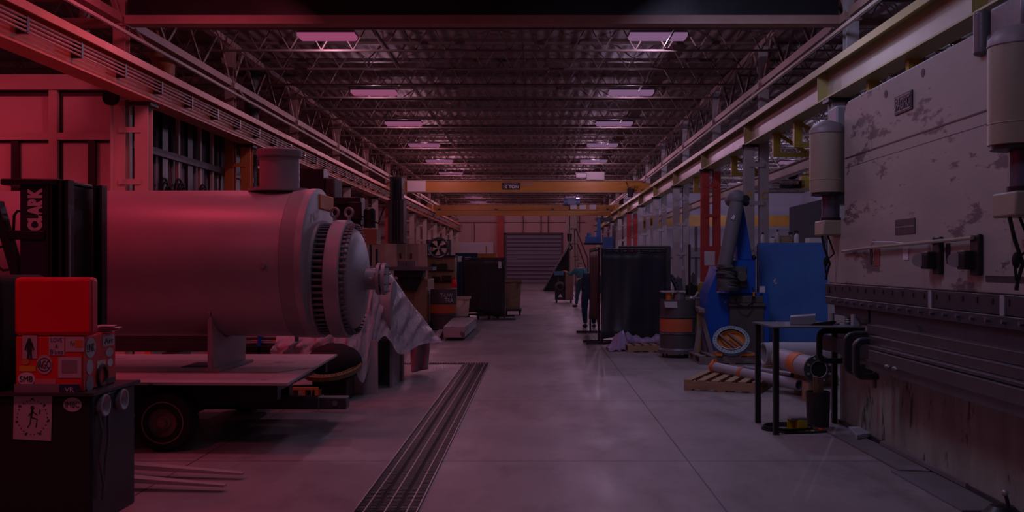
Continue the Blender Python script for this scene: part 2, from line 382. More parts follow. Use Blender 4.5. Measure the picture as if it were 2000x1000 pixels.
# floor drain
dr = thing('trench_drain', 'long dark slotted trench drain running along the concrete aisle', 'drain', (-.97, 8, 0))
MB().box(-1.18, -.77, 0, 16.2, .001, .004).bld('drain_channel', blackmat, dr)
m = MB()
for i in range(405): 
    y = .02 + i*.04
    m.box(-1.165, -1.06, y, y+.016, .004, .010); m.box(-1.03, -.92, y, y+.016, .004, .010); m.box(-.89, -.785, y, y+.016, .004, .010)
m.bld('grate', black, dr)
m = MB()
for x in (-1.18, -1.115, -.98, -.84, -.775): m.box(x-.004, x+.004, 0, 16.2, .004, .014)
m.bld('grate_rail', silver, dr)
dr2 = thing('cross_drain', 'narrow slotted cross drain at the far end of the trench drain', 'drain', (-1.8, 16.4, 0))
MB().box(-2.2, -.79, 16.28, 16.52, .001, .004).bld('drain_channel', blackmat, dr2)
m = MB()
for i in range(34): x = -2.19 + i*.041; m.box(x, x+.014, 16.3, 16.5, .004, .010)
m.bld('grate', midsteel, dr2)
# ================================================================== STRUCTURE FRAME: columns
COLY = [16.9 + 6*k for k in range(12)]
def building_column(x, y, mtl, label):
    t = thing('building_column', label, 'column', (x, y, 0), 'building columns along the crane aisle')
    MB().ibeam((x, y, 0), (x, y, 4.2), .20, .20, .02, .015, up=(0, 1, 0)).bld('shaft', mtl, t)
    MB().ibeam((x, y, 4.2), (x, y, 6.5), .20, .20, .02, .015, up=(0, 1, 0)).bld('upper_shaft', roofgirder if x < 0 else white_post, t)
    MB().box(x-.2, x+.2, y-.2, y+.2, 0, .03).bld('base_plate', darksteel, t)
    m = MB().box(x-.14, x+.14, y-.14, y+.14, 5.50, 5.62)
    for s in (-1, 1): m.bar((x, y+s*.1, 5.62), (x, y+s*.9, 6.5), .07, .07)
    m.bld('bracket', roofgirder, t)
    return t
def crane_column(x, y, mtl, xb, label):
    t = thing('crane_column', label, 'column', (x, y, 0), 'crane columns under the runway beams')
    MB().ibeam((x, y, 0), (x, y, 4.22), .22, .22, .02, .015, up=(0, 1, 0)).bld('shaft', mtl, t)
    MB().box(x-.2, x+.2, y-.2, y+.2, 0, .03).bld('base_plate', darksteel, t)
    MB().box(x-.18, x+.18, y-.18, y+.18, 4.19, 4.245).bld('cap_plate', darksteel, t)
    a, b = min(x, xb), max(x, xb); m = MB()
    for z in (1.9, 2.9, 3.75): m.box(a, b, y-.13, y-.10, z, z+.09)
    m.bld('tie_bar', mtl, t)
    return t
for k, y in enumerate(COLY):
    cl = orange_post if k == 1 else (red_post if k in (5,) else cream)
    building_column(-6.87, y, cl, 'building column in left row, %s from the camera end' % ORD[k])
    crane_column(-6.5, y, cl, -6.87, 'crane column under left runway beam, %s from the camera end' % ORD[k])
for k, y in enumerate([10.9] + COLY):
    cl = red_post if k in (3, 7) else white_post
    cxx_ = 4.72
    if k == 1: y, cxx_ = 16.5, 4.82
    if k != 0: building_column(5.05, y, cl, 'building column in right row, %s from the camera end' % ORD[k])
    else: building_column(5.05, y, cl, 'pale building column in right row rising behind the press')
    if k: 
        t = crane_column(cxx_, y, cl, 5.05, 'crane column under right runway beam, %s from the camera end' % ORD[k])
        if k == 2:
            text_mesh('B', 'letter', yelpaper, t, (4.72, y-.112, fz(382, y)), (1, 0, 0), (0, 0, 1), .16)
            text_mesh('C', 'letter', yelpaper, t, (5.05, y-.112, fz(382, y)), (1, 0, 0), (0, 0, 1), .16)
        if k == 3:
            MB().box(4.60, 5.17, y-.14, y-.115, .9, 2.1).bld('guard_plate', red_post, t)
            MB().box(4.68, 4.98, y-.15, y-.14, 1.55, 1.95).bld('notice', paper, t, 'pale notice on the red post')
# longitudinal girders under the roof (one each row)
for x, w in ((-6.87, 'left'), (5.05, 'right')):
    g = thing('eaves_truss', 'long brown roof truss running over the %s column row' % w, 'truss', (x, 45, 5.6))
    MB().bar((x, 6, 5.62), (x, YB, 5.62), .16, .14).bld('bottom_chord', roofgirder, g)
    MB().bar((x, 6, 6.5), (x, YB, 6.5), .16, .12).bld('top_chord', roofgirder, g)
    m = MB()
    for k in range(40):
        y = 6.9 + 2*k
        m.bar((x, y, 5.65), (x, y+1, 6.48), .06, .06); m.bar((x, y+1, 6.48), (x, y+2, 5.65), .06, .06)
    m.bld('web', roofsteel, g)
    s = 1 if x < 0 else -1
    MB().tube([(x+s*.25, 6, 5.32), (x+s*.25, YB, 5.32)], .035, 8).bld('conduit_pipe', cream, g)
    m = MB()
    for y in COLY: m.bar((x+s*.25, y+.4, 5.32), (x+s*.05, y+.4, 5.6), .03, .03)
    m.bld('pipe_hanger', cream, g)
# transverse girder over first column line
g = thing('cross_girder', 'heavy brown roof girder crossing the bay above the nearest lamps', 'girder', (-.9, 16.9, 5.5))
MB().box(-6.75, 4.95, 16.72, 17.0, 5.52, 5.66).bld('bottom_flange', roofgirder, g)
MB().box(-6.75, 4.95, 16.85, 16.88, 5.66, 5.95).bld('web', black, g)  # web coloured black as the shadow above the flange
for k, (x0, x1, nm) in enumerate(((-17.9, -7.0, 'left'), (5.2, 16.4, 'right'))):
    MB().box(x0, x1, 16.75, 16.97, 5.5, 5.62).bld('cross_girder', roofgirder, None, 'brown roof girder crossing the %s side aisle at the first columns' % nm, 'girder')
# bar joists
JY = [15.2 + 2.0*k for k in range(35)]
def joist(x0, x1, y, full, nm):
    t = thing('roof_joist', 'slender open-web steel joist under the roof deck of the %s' % nm, 'joist', ((x0+x1)/2, y, 6.0), 'open-web roof joists over the %s' % nm)
    MB().box(x0, x1, y-.04, y+.04, 5.99, 6.03).bld('bottom_chord', roofsteel, t)
    MB().box(x0, x1, y-.05, y+.05, 6.56, 6.62).bld('top_chord', roofsteel, t)
    m = MB(); n = int((x1-x0)/.62); st = (x1-x0)/n; vs = []
    for i in range(n):
        a = x0 + i*st; m.bar((a, y, 6.57), (a+st/2, y, 6.02), .022, .022); m.bar((a+st/2, y, 6.02), (a+st, y, 6.57), .022, .022)
    m.bld('web', roofsteel, t); return t
J = joist(-6.75, 4.95, JY[0], 1, 'middle bay')
for y in JY[1:]: copy_tree(J, (J.location.x, y, 6.0))
J = joist(-17.8, -7.0, JY[0], 1, 'left aisle')
for y in JY[1:26]: copy_tree(J, (J.location.x, y, 6.0))
J = joist(5.2, 16.4, JY[0], 1, 'right aisle')
for y in JY[1:]:
    if y < 63.5: copy_tree(J, (J.location.x, y, 6.0))
# roof bridging lines running lengthwise
for x, nm in ((-3.1, 'left of centre'), (-.3, 'near the centre'), (2.6, 'right of centre')):
    m = MB().bar((x, 15, 6.045), (x, YB, 6.045), .03, .03); m.bld('roof_bridging', roofsteel, None, 'thin steel bridging line along the joists, %s' % nm, 'bracing')
# runway beams
for x, mt, w, nm in ((-6.42, runwayred, 'left', 1), (4.80, runwayyel, 'right', -1)):
    g = thing('runway_beam', ('orange' if nm > 0 else 'yellow') + ' crane runway beam along the %s column row' % w, 'beam', (x, 40, 4.25))
    y0, y1 = 3.0, 85.0
    MB().box(x-.17, x+.17, y0, y1, 4.25, 4.275).bld('bottom_flange', mt, g)
    MB().box(x-.009, x+.009, y0, y1, 4.275, 4.76).bld('web', mt if nm > 0 else M('runway_web_lit', (.50, .45, .36), .4, amt=.4, scale=1.2), g)  # right web given a paler colour for the light falling on it
    MB().box(x-.22, x+.22, y0, y1, 4.76, 4.79).box(x-.22, x-.20, y0, y1, 4.68, 4.76).box(x+.20, x+.22, y0, y1, 4.68, 4.76).bld('cap_channel', mt, g)
    MB().box(x-.03, x+.03, y0, y1, 4.79, 4.835).bld('rail', darksteel, g)
    if nm > 0:
        m = MB(); br = MB()
        for k in range(4): m.tube([(x+.14, y0, 4.62-.055*k), (x+.14, y1, 4.62-.055*k)], .014, 5)
        m.bld('conductor_bar', M('conductor_copper', (.75, .62, .55), .35, .5), g, 'bright conductor bars')
        for k in range(46):
            y = 3.6 + k*1.5; br.box(x+.01, x+.155, y-.03, y+.03, 4.43, 4.64)
        br.bld('insulator_bracket', black, g)
    else:
        m = MB()
        for k in range(14):
            y = 4.9+6*k; m.box(x-.18, x-.009, y-.012, y+.012, 4.275, 4.76)
        m.bld('stiffener', mt, g)
# yellow brackets hanging below right runway
def bracket(y, lab):
    x = 4.85; t = thing('runway_bracket', lab, 'bracket', (x, y, 3.8), 'yellow brackets under the right runway beam')
    MB().box(x-.05, x+.10, y-.06, y+.06, 3.82, 4.25).bld('post', bracketyel, t)
    MB().box(x-.05, x+.72, y-.05, y+.05, 3.78, 3.86).bld('arm', bracketyel, t)
    MB().bar((x+.1, y, 4.22), (x+.65, y, 3.86), .05, .07).bld('brace', bracketyel, t); return t
B = bracket(19.2, 'yellow bracket hanging below right runway beam just left of the press cylinder')
for y, l in ((13.3, 'yellow bracket under right runway beam above the press plate, nearer one'), (14.9, 'yellow bracket under right runway beam above the press plate, farther one'), (20.9, 'yellow bracket below right runway beam beside the lettered columns'), (25.4, 'yellow bracket below right runway beam beyond the lettered columns'), (31.5, 'small yellow bracket below right runway beam beyond the red columns')):
    copy_tree(B, (4.85, y, 3.8), 0, l)
# ------------------------------------------------------------------ lamps
def fixture(x, y, z, label, group, em, watt, spotc=None):
    t = thing('high_bay_or_fill_lamp', label, 'ceiling lamp', (x, y, z), group)
    m = MB().prism([(-.60, 0), (-.55, -.05), (.55, -.05), (.60, 0), (.56, .05), (-.56, .05)], (x, y-.15, z+.075), (1, 0, 0), (0, 0, 1), (0, .30, 0))
    m.bld('housing', lamphouse, t)
    q = MB().prism([(-.58, 0), (-.54, -.035), (.54, -.035), (.58, 0), (.58, .07), (-.58, .07)], (x, y-.17, z), (1, 0, 0), (0, 0, 1), (0, .34, 0))
    q.bld('diffuser', em, t, 'glowing tube panel')
    m = MB()
    for s in (-.45, .45): m.tube([(x+s, y, z+.1), (x+s, y, 6.58)], .006, 5)
    m.bld('hanger', darksteel, t)
    return t
EM = {}
def emfor(x, y):
    px = VX + x*F/y; t = min(1, max(0, (px-550)/600)); q = 1 - .35*min(1, (y-20)/40)
    c = lerp((.30, .055, .13), (.19, .095, .19), t); c = tuple(v*q for v in c); k = tuple(round(v, 2) for v in c)
    if k not in EM: EM[k] = emis('lamp_glow_%d' % len(EM), c, 1.0)
    return EM[k]
LY = [20.7 + 5.9*k for k in range(11)]
for k, y in enumerate(LY):
    z = 6.17 if k == 0 else 6.02
    for x, nm in ((-4.25, 'left'), (2.43, 'right')):
        fixture(x, y, z, 'glowing high-bay lamp, %s from the camera in the %s row of the middle bay' % (ORD[k], nm), 'high-bay lamps of the middle bay', emfor(x, y), 0)
        c = lerp(lamp_color(x, y), (.62, .50, .80), (.55, .45, .3, .15, 0, 0, 0, 0, 0, 0, 0)[k])
        add_light('POINT', (x, y, z-.12), (56, 46, 60, 72, 78, 78, 78, 78, 78, 78, 80)[k], c)
for k, y in enumerate(LY[1:7]):
    fixture(-12.3, y+3, 6.02, 'glowing high-bay lamp in the left aisle, %s from the camera' % ORD[k], 'high-bay lamps of the left aisle', emfor(-12.3, y), 0)
    add_light('POINT', (-12.3, y+3, 5.9), 22, lamp_color(-12.3, y))
for k, y in enumerate([27, 33, 39, 45, 51, 57]):
    fixture(11.2, y, 6.02, 'glowing high-bay lamp in the right aisle, %s from the camera' % ORD[k], 'high-bay lamps of the right aisle', emfor(11.2, y), 0)
    add_light('POINT', (11.2, y, 5.9), 125, (.68, .60, 1))
for x, y, k, c, tl in FILL_LAMPS:  # housings of the added fill lamps, out of view
    t = thing('high_bay_or_fill_lamp', 'fill lamp added out of view above the near floor', 'ceiling lamp', (x, y, 6.12), 'added fill lamps over the near floor')
    MB(Matrix.Translation((x, y, 6.1)) @ Matrix.Rotation(R(-tl), 4, 'Y')).box(-.7, .7, -.3, .3, .02, .14).bld('housing', lamphouse, t)
    MB().box(x-.01, x+.01, y-.01, y+.01, 6.2, 6.6).bld('hanger', darksteel, t)
# ================================================================== CRANES
Y1 = 46.6
c = thing('bridge_crane', 'yellow ten ton bridge crane with capacity sign across the bay, nearer one', 'crane', (-.8, Y1, 4.83))
MB().box(-6.3, 4.75, Y1-.22, Y1+.22, 4.86, 5.33).bld('girder', yellow, c)
MB().box(-6.3, 4.75, Y1-.30, Y1+.30, 5.33, 5.37).bld('girder_flange', brownmach, c)
MB().box(-6.3, 4.75, Y1-.30, Y1+.30, 4.82, 4.86).bld('girder_flange', brownmach, c)
MB().box(-5.9, -5.06, Y1-.34, Y1-.22, 4.86, 5.34).bld('control_panel', paper, c, 'pale panel on the left end of the girder')
for x in (-6.42, 4.80): 
    e = MB().box(x-.14, x+.14, Y1-1.5, Y1+1.5, 4.90, 5.16).bld('end_truck', yellow, c)
    m = MB()
    for s in (-1.2, 1.2): m.cyl((x-.05, Y1+s, 4.955), (x+.05, Y1+s, 4.955), .12)
    m.bld('truck_wheel', darksteel, e)
s = MB().box(-1.6, -.8, Y1-.25, Y1-.22, 4.96, 5.27).bld('capacity_sign', black, c, 'black capacity sign with pale letters')
text_mesh('CAPACITY', 'sign_lettering', paper, s, (-1.2, Y1-.252, 5.215), (1, 0, 0), (0, 0, 1), .055, .62)
text_mesh('10 TON', 'sign_lettering', paper, s, (-1.2, Y1-.252, 5.08), (1, 0, 0), (0, 0, 1), .14, .68, bold=.02)
MB().box(-.76, -.2, Y1-.24, Y1-.22, 5.13, 5.25).bld('maker_plate', brownmach, c)
h = MB().box(2.2, 3.02, Y1-.45, Y1+.2, 5.38, 5.74).bld('hoist', pinkpaper, c, 'pale hoist housing on the girder', bevel=.03)
MB().box(1.75, 2.2, Y1-.3, Y1, 5.5, 5.68).bld('hoist_motor', paper, h)
m = MB().tube([(4.0, Y1-.3, 5.3), (4.1, Y1-.35, 5.0), (4.4, Y1-.35, 5.15), (4.3, Y1-.3, 4.7)], .02, 6).box(4.05, 4.3, Y1-.4, Y1-.25, 4.6, 5.0)
m.bld('festoon_cable', black, c)
Y2 = 62.0
c = thing('bridge_crane', 'yellow double-beam bridge crane with blue hoist, farther one', 'crane', (-.8, Y2, 4.5))
MB().box(-6.3, 4.75, Y2-.2, Y2+.2, 4.84, 5.14).bld('girder', yellow, c)
MB().box(-6.1, 4.4, Y2-.75, Y2-.5, 4.48, 4.78).bld('walkway_beam', yellow, c)
for x in (-6.42, 4.80): MB().box(x-.14, x+.14, Y2-1.3, Y2+1.3, 4.84, 5.1).bld('end_truck', yellow, c)
m = MB()
for x in (-5.9, -2.5, .9, 4.2): m.box(x-.06, x+.06, Y2-.7, Y2-.1, 4.6, 4.9)
m.bld('bracket', black, c)
h = MB().cyl((1.55, Y2-.4, 5.33), (2.55, Y2-.4, 5.33), .22).box(1.8, 2.3, Y2-.65, Y2-.2, 5.15, 5.55).bld('hoist', M('hoist_blue', (.16, .25, .45), .4, amt=.3), c, 'blue hoist on the girder')
for x in (1.95, 2.5, 3.1): MB().box(x, x+.4, Y2-.8, Y2-.76, 4.85, 5.12).bld('junction_box', paper, c, 'pale box on the girder')
# hook of far crane
hk = MB().tube([(1.92, Y2-.4, 5.2), (1.92, Y2-.4, 3.3)], .03, 6)
hk.cyl((1.92, Y2-.4, 3.4), (1.92, Y2-.4, 2.95), .15, .12)
hk.tube([(1.92, Y2-.4, 2.95), (1.92, Y2-.4, 2.8), (2.06, Y2-.4, 2.66), (2.06, Y2-.4, 2.5), (1.92, Y2-.4, 2.4), (1.78, Y2-.4, 2.48)], .045, 8)
hk.bld('hook_block', blackmat, c, 'black hook hanging on its cable')
# side aisle cranes
for (y, x0, x1, z0, z1, lb) in ((60, 6.0, 16, 3.78, 4.42, 'yellow crane girder across the right aisle, farther one'), (30, 7.7, 15.5, 3.90, 4.16, 'yellow crane girder behind the left press cylinder')):
    t = thing('aisle_crane', lb, 'crane', ((x0+x1)/2, y, z0))
    MB().box(x0, x1, y-.15, y+.15, z0, z1).bld('girder', yellow if y > 50 else bracketyel, t)
    MB().box(x0, x0+.5, y-.5, y+.5, z0-.1, z0+.12).bld('end_truck', bracketyel, t)
    if y < 50: MB().box(x0+.1, 15.5, y-.2, y+.1, z1+.06, z1+.32).bld('upper_beam', bracketyel, t); MB().ell((x0-.25, y, z1+.1), .22, .2, .2).box(x0-.6, x0, y-.1, y+.1, z0-.1, z0+.02).bld('hoist', black, t)
# aisle runway beam (far side)
for x, w in ((6.9, 'right'),):
    MB().ibeam((x, 26, 4.15), (x, 63, 4.15), .3, .2).bld('aisle_runway_beam', cream, None, 'pale runway beam in the right aisle behind the lettered columns', 'beam')
# ducts in left aisle
MB().cyl((-8.85, 20, 4.95), (-8.85, 20, 6.6), .10).cyl((-8.85, 20, 5.3), (-8.85, 20, 5.36), .125).bld('vent_duct', cream, None, 'vertical pale duct at upper left between roof and runway', 'duct')
MB().tube([(-8.3, 22, 6.61), (-8.2, 22, 6.1), (-7.95, 22, 5.8), (-7.95, 22, 5.6), (-8.2, 22, 5.45), (-8.7, 22, 5.4)], .17, 16).bld('elbow_duct', runwayred, None, 'curved brown duct elbow under the roof at upper left', 'duct')
MB().cyl((-7.5, 26.8, 0), (-7.5, 26.8, 5.2), .14).cyl((-7.5, 26.8, 5.2), (-7.5, 26.8, 6.6), .2).bld('exhaust_flue', greymach, None, 'dark round exhaust flue behind the second left column', 'flue')
t = thing('loudspeaker', 'black round loudspeaker mounted beside the left twin columns', 'loudspeaker', (-6.9, 16.5, 4.2))
cx, cz = fx(214, 16.5), fz(190, 16.5)
MB().lathe([(.02, .12), (.12, .1), (.13, .0), (.12, -.01), (.05, .03), (.0, .04)], (cx, 16.5, cz), (.15, 1, 0), 20).bld('horn', blackmat, t)
MB().bar((cx, 16.6, cz), (-6.6, 16.7, cz+.02), .05, .05).bld('bracket', cream, t)
# conduits at left column line
for px, y, z0, z1, l in ((218, 16.6, 0, 4.2, 'thin vertical conduit left of the nearest left twin columns'), (415, 25.6, 0, 5.4, 'thin vertical conduit rising above the left runway beam, left one'), (432, 25.6, 0, 5.5, 'thin vertical conduit rising above the left runway beam, right one')):
    MB().tube([(fx(px, y), y, z0), (fx(px, y), y, z1)], .03, 8).bld('conduit', cream, None, l, 'pipe')
# hoses on partition
def coil(cx, cy, cz, r, n, lab):
    m = MB()
    for i in range(n):
        rr = r*(1-.06*i); o = random.uniform(-.06, .06)
        m.tube([(cx + .06 + .03*i, cy + o + rr*.8*math.cos(t*.35), cz - .05*i + rr*1.25*math.sin(t*.35)) for t in range(18)], .022, 6, True)
    m.bld('hose_coil', blackmat, None, lab, 'hose', 'hose coils on the partition')
coil(-7.05, 19.2, 2.85, .28, 3, 'black hose coil on the corrugated partition, left one')
coil(-7.05, 20.0, 2.85, .32, 4, 'black hose coil on the corrugated partition, middle one')
coil(-7.05, 21.4, 2.8, .36, 2, 'black hose loop on the corrugated partition, right one')
# ================================================================== VESSEL (kettle exchanger) on trailer
AX = Matrix.Rotation(R(-2.0), 4, 'Z'); VC = Vector((-2.2, 9.93, 0))
T4 = Matrix.Translation(VC) @ AX @ Matrix.Translation(-VC)
v = thing('pressure_vessel', 'big grey horizontal pressure vessel with bolted flange end on the trailer', 'vessel', (-4.0, 9.9, .62))
def VM(): return MB(T4)
def X(px): return (px - VX)*.00495
zc = 1.605; yv = 9.93; Rr = .705
VM().lathe([(0, -6.6), (.5, -6.55), (Rr, -6.35), (Rr, X(583)), (Rr+.012, X(583)), ], (0, yv, zc), (1, 0, 0), 96).bld('shell', primer, v)
VM().lathe([(Rr-.01, X(583)), (Rr+.012, X(583)+.002), (Rr+.012, X(612)), (Rr+.004, X(612))], (0, yv, zc), (1, 0, 0), 96).bld('band', primer2, v, 'darker band round the end of the shell')
VM().lathe([(Rr-.01, X(611)), (Rr+.016, X(611)), (Rr+.016, X(624)), (Rr-.03, X(628)), (0, X(628))], (0, yv, zc), (1, 0, 0), 96).bld('end_plate', primer, v)
zf = 1.452
VM().lathe([(0, X(626)), (.565, X(626)), (.565, X(634)), (0, X(634))], (0, yv, zf), (1, 0, 0), 72).bld('rear_flange', primer, v)
VM().cyl((X(630), yv, zf), (X(657), yv, zf), .47, n=48).bld('neck', black, v, 'dark neck between the flanges')
m = VM(); NB = 56
for i in range(NB):
    a = 2*math.pi*i/NB; c, s = math.cos(a)*.528, math.sin(a)*.528
    m.cyl((X(634), yv+c, zf+s), (X(657), yv+c, zf+s), .013, n=6)
m.bld('stud', midsteel, v)
fl = VM().lathe([(0, X(655)), (.555, X(655)), (.568, X(657)), (.568, X(683)), (.56, X(685)), (0, X(685))], (0, yv, zf), (1, 0, 0), 96).bld('front_flange', primer, v)
m = VM()
for i in range(NB):
    a = 2*math.pi*(i+.5)/NB; c, s = math.cos(a)*.522, math.sin(a)*.522
    m.cyl((X(685), yv+c, zf+s), (X(685)+.035, yv+c, zf+s), .021, n=6); m.cyl((X(685), yv+c, zf+s), (X(685)+.07, yv+c, zf+s), .011, n=6)
m.bld('nut', midsteel, fl)
prof = [(.49, X(685)), (.485, X(685)+.03)] + [(.485*math.cos(t*R(9)), X(685)+.03+.125*math.sin(t*R(9))) for t in range(1, 11)]
VM().lathe(prof, (0, yv, zf), (1, 0, 0), 72).bld('dished_head', primer, v)
nz = VM().cyl((-1.76, yv, zf), (-1.50, yv, zf), .105, n=32).bld('end_nozzle', primer, v)
VM().lathe([(.09, -1.545), (.155, -1.545), (.155, -1.515), (.09, -1.515)], (0, yv, zf), (1, 0, 0), 32).bld('nozzle_flange', primer, nz)
VM().lathe([(0, -1.495), (.155, -1.495), (.155, -1.462), (0, -1.462)], (0, yv, zf), (1, 0, 0), 32).bld('blind_flange', primer, nz)
m = VM()
for i in range(8):
    a = 2*math.pi*(i+.5)/8; m.cyl((-1.56, yv+math.cos(a)*.128, zf+math.sin(a)*.128), (-1.44, yv+math.cos(a)*.128, zf+math.sin(a)*.128), .011, n=6)
m.bld('nut', midsteel, nz)
VM().cyl((-1.60, yv-.10, zf), (-1.60, yv-.14, zf-.01), .022, n=12).bld('coupling', primer, nz)
for px in (653, 681): VM().torus((X(px), yv, zf+.568+.075), (.35, 1, 0), .042, .013).cyl((X(px), yv, zf+.56), (X(px), yv, zf+.61), .016).bld('lifting_eye', primer, v)
VM().box(X(621), X(631), yv-.13, yv+.42, zc+.52, zc+.665).bld('orange_pad', orange, v, 'orange pad on top of the flange end', bevel=.01)
tn = VM().cyl((X(544), yv, zc+.6), (X(544), yv, zc+1.02), .19, n=48).bld('top_nozzle', primer, v)
VM().cyl((X(544), yv, zc+1.02), (X(544), yv, zc+1.10), .215, n=48).bld('nozzle_cover', primer2, tn, 'dark cover on the top nozzle', bevel=.012)
VM().lathe([(.30, .0), (.30, .03), (.19, .035)], (X(544), yv, zc+.69), (0, 0, 1), 40).bld('reinforcing_pad', primer, tn)
VM().cyl((X(555), yv-.70, zc-.02), (X(555), yv-.74, zc-.02), .026, n=14).bld('plug', primer2, v)
VM().cyl((X(578), yv, zc-.70), (X(578), yv, zc-.76), .02, n=12).bld('drain_plug', primer2, v)
for x in (-3.02, -5.6):
    pts = [(-.46, .62), (.46, .62), (.52, 1.2)] + [(.72*math.sin(a), zc-.72*math.cos(a)) for a in [R(q) for q in (50, 30, 10, -10, -30, -50)]] + [(-.52, 1.2)]
    sd = VM().prism(pts, (x, yv, 0), (0, 1, 0), (0, 0, 1), (.03, 0, 0)).box(x-.06, x+.10, yv-.5, yv+.5, .60, .625)
    sd.prism([(-.02, .62), (.02, .62), (.02, 1.2), (-.02, 1.2)], (x+.0, yv-.475, 0), (1, 0, 0), (0, 0, 1), (0, .02, 0))
    sd.bld('saddle', primer, v)
# trailer
tr = thing('flat_trailer', 'low flat steel trailer with rubber wheel carrying the grey vessel', 'trailer', (-4.3, 10, 0))
z = .575
MB().prism([(-6.6, 8.78), (-2.10, 8.60), (-2.22, 11.35), (-6.6, 11.35)], (0, 0, z), (1, 0, 0), (0, 1, 0), (0, 0, .022)).bld('deck_plate', plate, tr)
MB().prism([(-6.5, 9.55), (-2.4, 9.45), (-2.15, 9.85), (-6.5, 9.95)], (0, 0, z+.0225), (1, 0, 0), (0, 1, 0), (0, 0, .003)).bld('dark_strip', primer2, tr, 'darker strip along the deck')
MB().box(X(355), X(425), 9.88, 10.35, z+.022, z+.03).bld('deck_hole_cover', blackmat, tr)
m = MB().prism([(-6.5, .57), (-2.25, .57), (-2.25, .42), (-2.9, .36), (-3.0, .30), (-6.5, .30)], (0, 8.85, 0), (1, 0, 0), (0, 0, 1), (0, .12, 0))
m.prism([(-6.5, .57), (-2.3, .57), (-2.3, .42), (-6.5, .34)], (0, 11.1, 0), (1, 0, 0), (0, 0, 1), (0, .12, 0))
for x in (-2.45, -3.2, -4.3, -5.5, -6.4): m.box(x-.05, x+.05, 8.95, 11.15, .42, .57)
m.box(-6.4, -2.5, 9.7, 9.85, .25, .57).box(-6.4, -2.5, 10.3, 10.45, .25, .57)
m.bld('chassis', black, tr)
tg = MB().box(-3.4, -1.80, 9.62, 9.80, .23, .34).bld('drawbar', darksteel, tr, bevel=.01)
MB().box(-2.06, -2.05, 9.61, 9.81, .225, .345).cyl((-1.9, 9.61, .29), (-1.9, 9.60, .29), .025).bld('drawbar_coupling', midsteel, tg)
for x in (-3.18, -5.6):
    MB().cyl((x, 8.8, .25), (x, 11.1, .25), .04).bld('axle', darksteel, tr)
    for y in (8.68, 11.08):
        w = MB().lathe([(.12, 0), (.235, 0), (.25, .02), (.25, .18), (.235, .2), (.12, .2)], (x, y, .25), (0, 1, 0), 40).bld('tire', blackmat, tr)
        MB().lathe([(0, -.03), (.035, -.03), (.04, .01), (.06, .015), (.07, .035), (.155, .03), (.17, -.004), (.18, -.004), (.18, .05)], (x, y, .25), (0, 1, 0), 32).bld('wheel_hub', rust, w, 'rusty round wheel hub')
# pallet prototype
def pallet(loc, sx, sy, mt, label, rz=0, group=None):
    t = thing('wooden_pallet', label, 'pallet', (0, 0, 0), 'wooden pallets'); n = 6
    m = MB()
    for i in range(n): a = -sx/2 + i*(sx-.1)/(n-1); m.box(a, a+.095, -sy/2, sy/2, .115, .135)
    m.bld('deck_board', mt, t)
    m = MB()
    for y in (-sy/2+.02, 0, sy/2-.02): m.box(-sx/2, sx/2, y-.02, y+.02, .02, .115)
    m.bld('stringer', mt, t)
    m = MB()
    for a in (-sx/2, -.05, sx/2-.1): m.box(a, a+.1, -sy/2, sy/2, 0, .02)
    m.bld('bottom_board', mt, t)
    t.location = loc; t.rotation_euler = (0, 0, rz); return t
pallet((fx(600, 11.9), 11.85, 0), .3, .34, woodo, 'small orange wooden skid on the floor beside the trailer drawbar', R(90)).scale = (1, 1, 1.35)
# bars and trestles behind the vessel
for i, (px0, px1, y, zz, r) in enumerate(((240, 425, 13.0, .665, .05), (230, 425, 12.95, .555, .06), (250, 425, 13.03, .75, .035))):
    MB().bar((fx(px0, y)-1.5, y, zz), (fx(px1, y), y, zz), .14, r*2).bld('steel_bar', darksteel, None, 'long dark steel bar behind the vessel, %s of the stack' % ('middle', 'lowest', 'topmost')[i], 'steel bar', 'steel bars behind the vessel')
for x in (-6.2, -4.6): MB().box(x-.08, x+.08, 12.75, 13.35, 0, .49).bld('bar_support', black, None, 'dark block supporting the steel bars behind the vessel', 'support block', 'blocks under the steel bars')
for i, zz in enumerate((.62, .69, .76)):
    MB().cyl((fx(470, 12.6), 12.6, zz), (fx(545, 12.6), 12.6, zz), .028).bld('steel_tube', midsteel, None, 'thin bright tube behind the vessel saddle, %s of three' % ('lowest', 'middle', 'topmost')[i], 'tube', 'tubes behind the vessel saddle')
MB().box(fx(472, 12.6), fx(545, 12.6), 12.5, 12.7, 0, .59).bld('tube_stand', black, None, 'dark stand under the thin bright tubes', 'stand')
MB().box(fx(505, 12.55), fx(511, 12.55), 12.50, 12.55, 0, .84).bld('blue_stake', blue, None, 'blue upright stake beside the thin tubes', 'stake')
def trestle(px, y, mt, lab):
    y += (px-315)*.006; x = fx(px, y); z1 = fz(640, y); t = thing('trestle', lab, 'trestle', (x, y, 0), 'trestles behind the vessel')
    for s in (-1, 1): MB().bar((x+s*.30, y, 0), (x+s*.05, y, z1), .09, .05, up=(0, 1, 0)).bld('leg', mt, t)
    MB().box(x-.12, x+.12, y-.3, y+.3, z1, z1+.06).bld('top_beam', mt, t)
for px, mt, l in ((315, orange, 'orange painted trestle behind the vessel near the toolbox'), (382, red_post, 'red trestle behind the vessel left of the saddle'), (520, woodo, 'orange wooden trestle behind the vessel right of the saddle')): trestle(px, 15.5, mt, l)
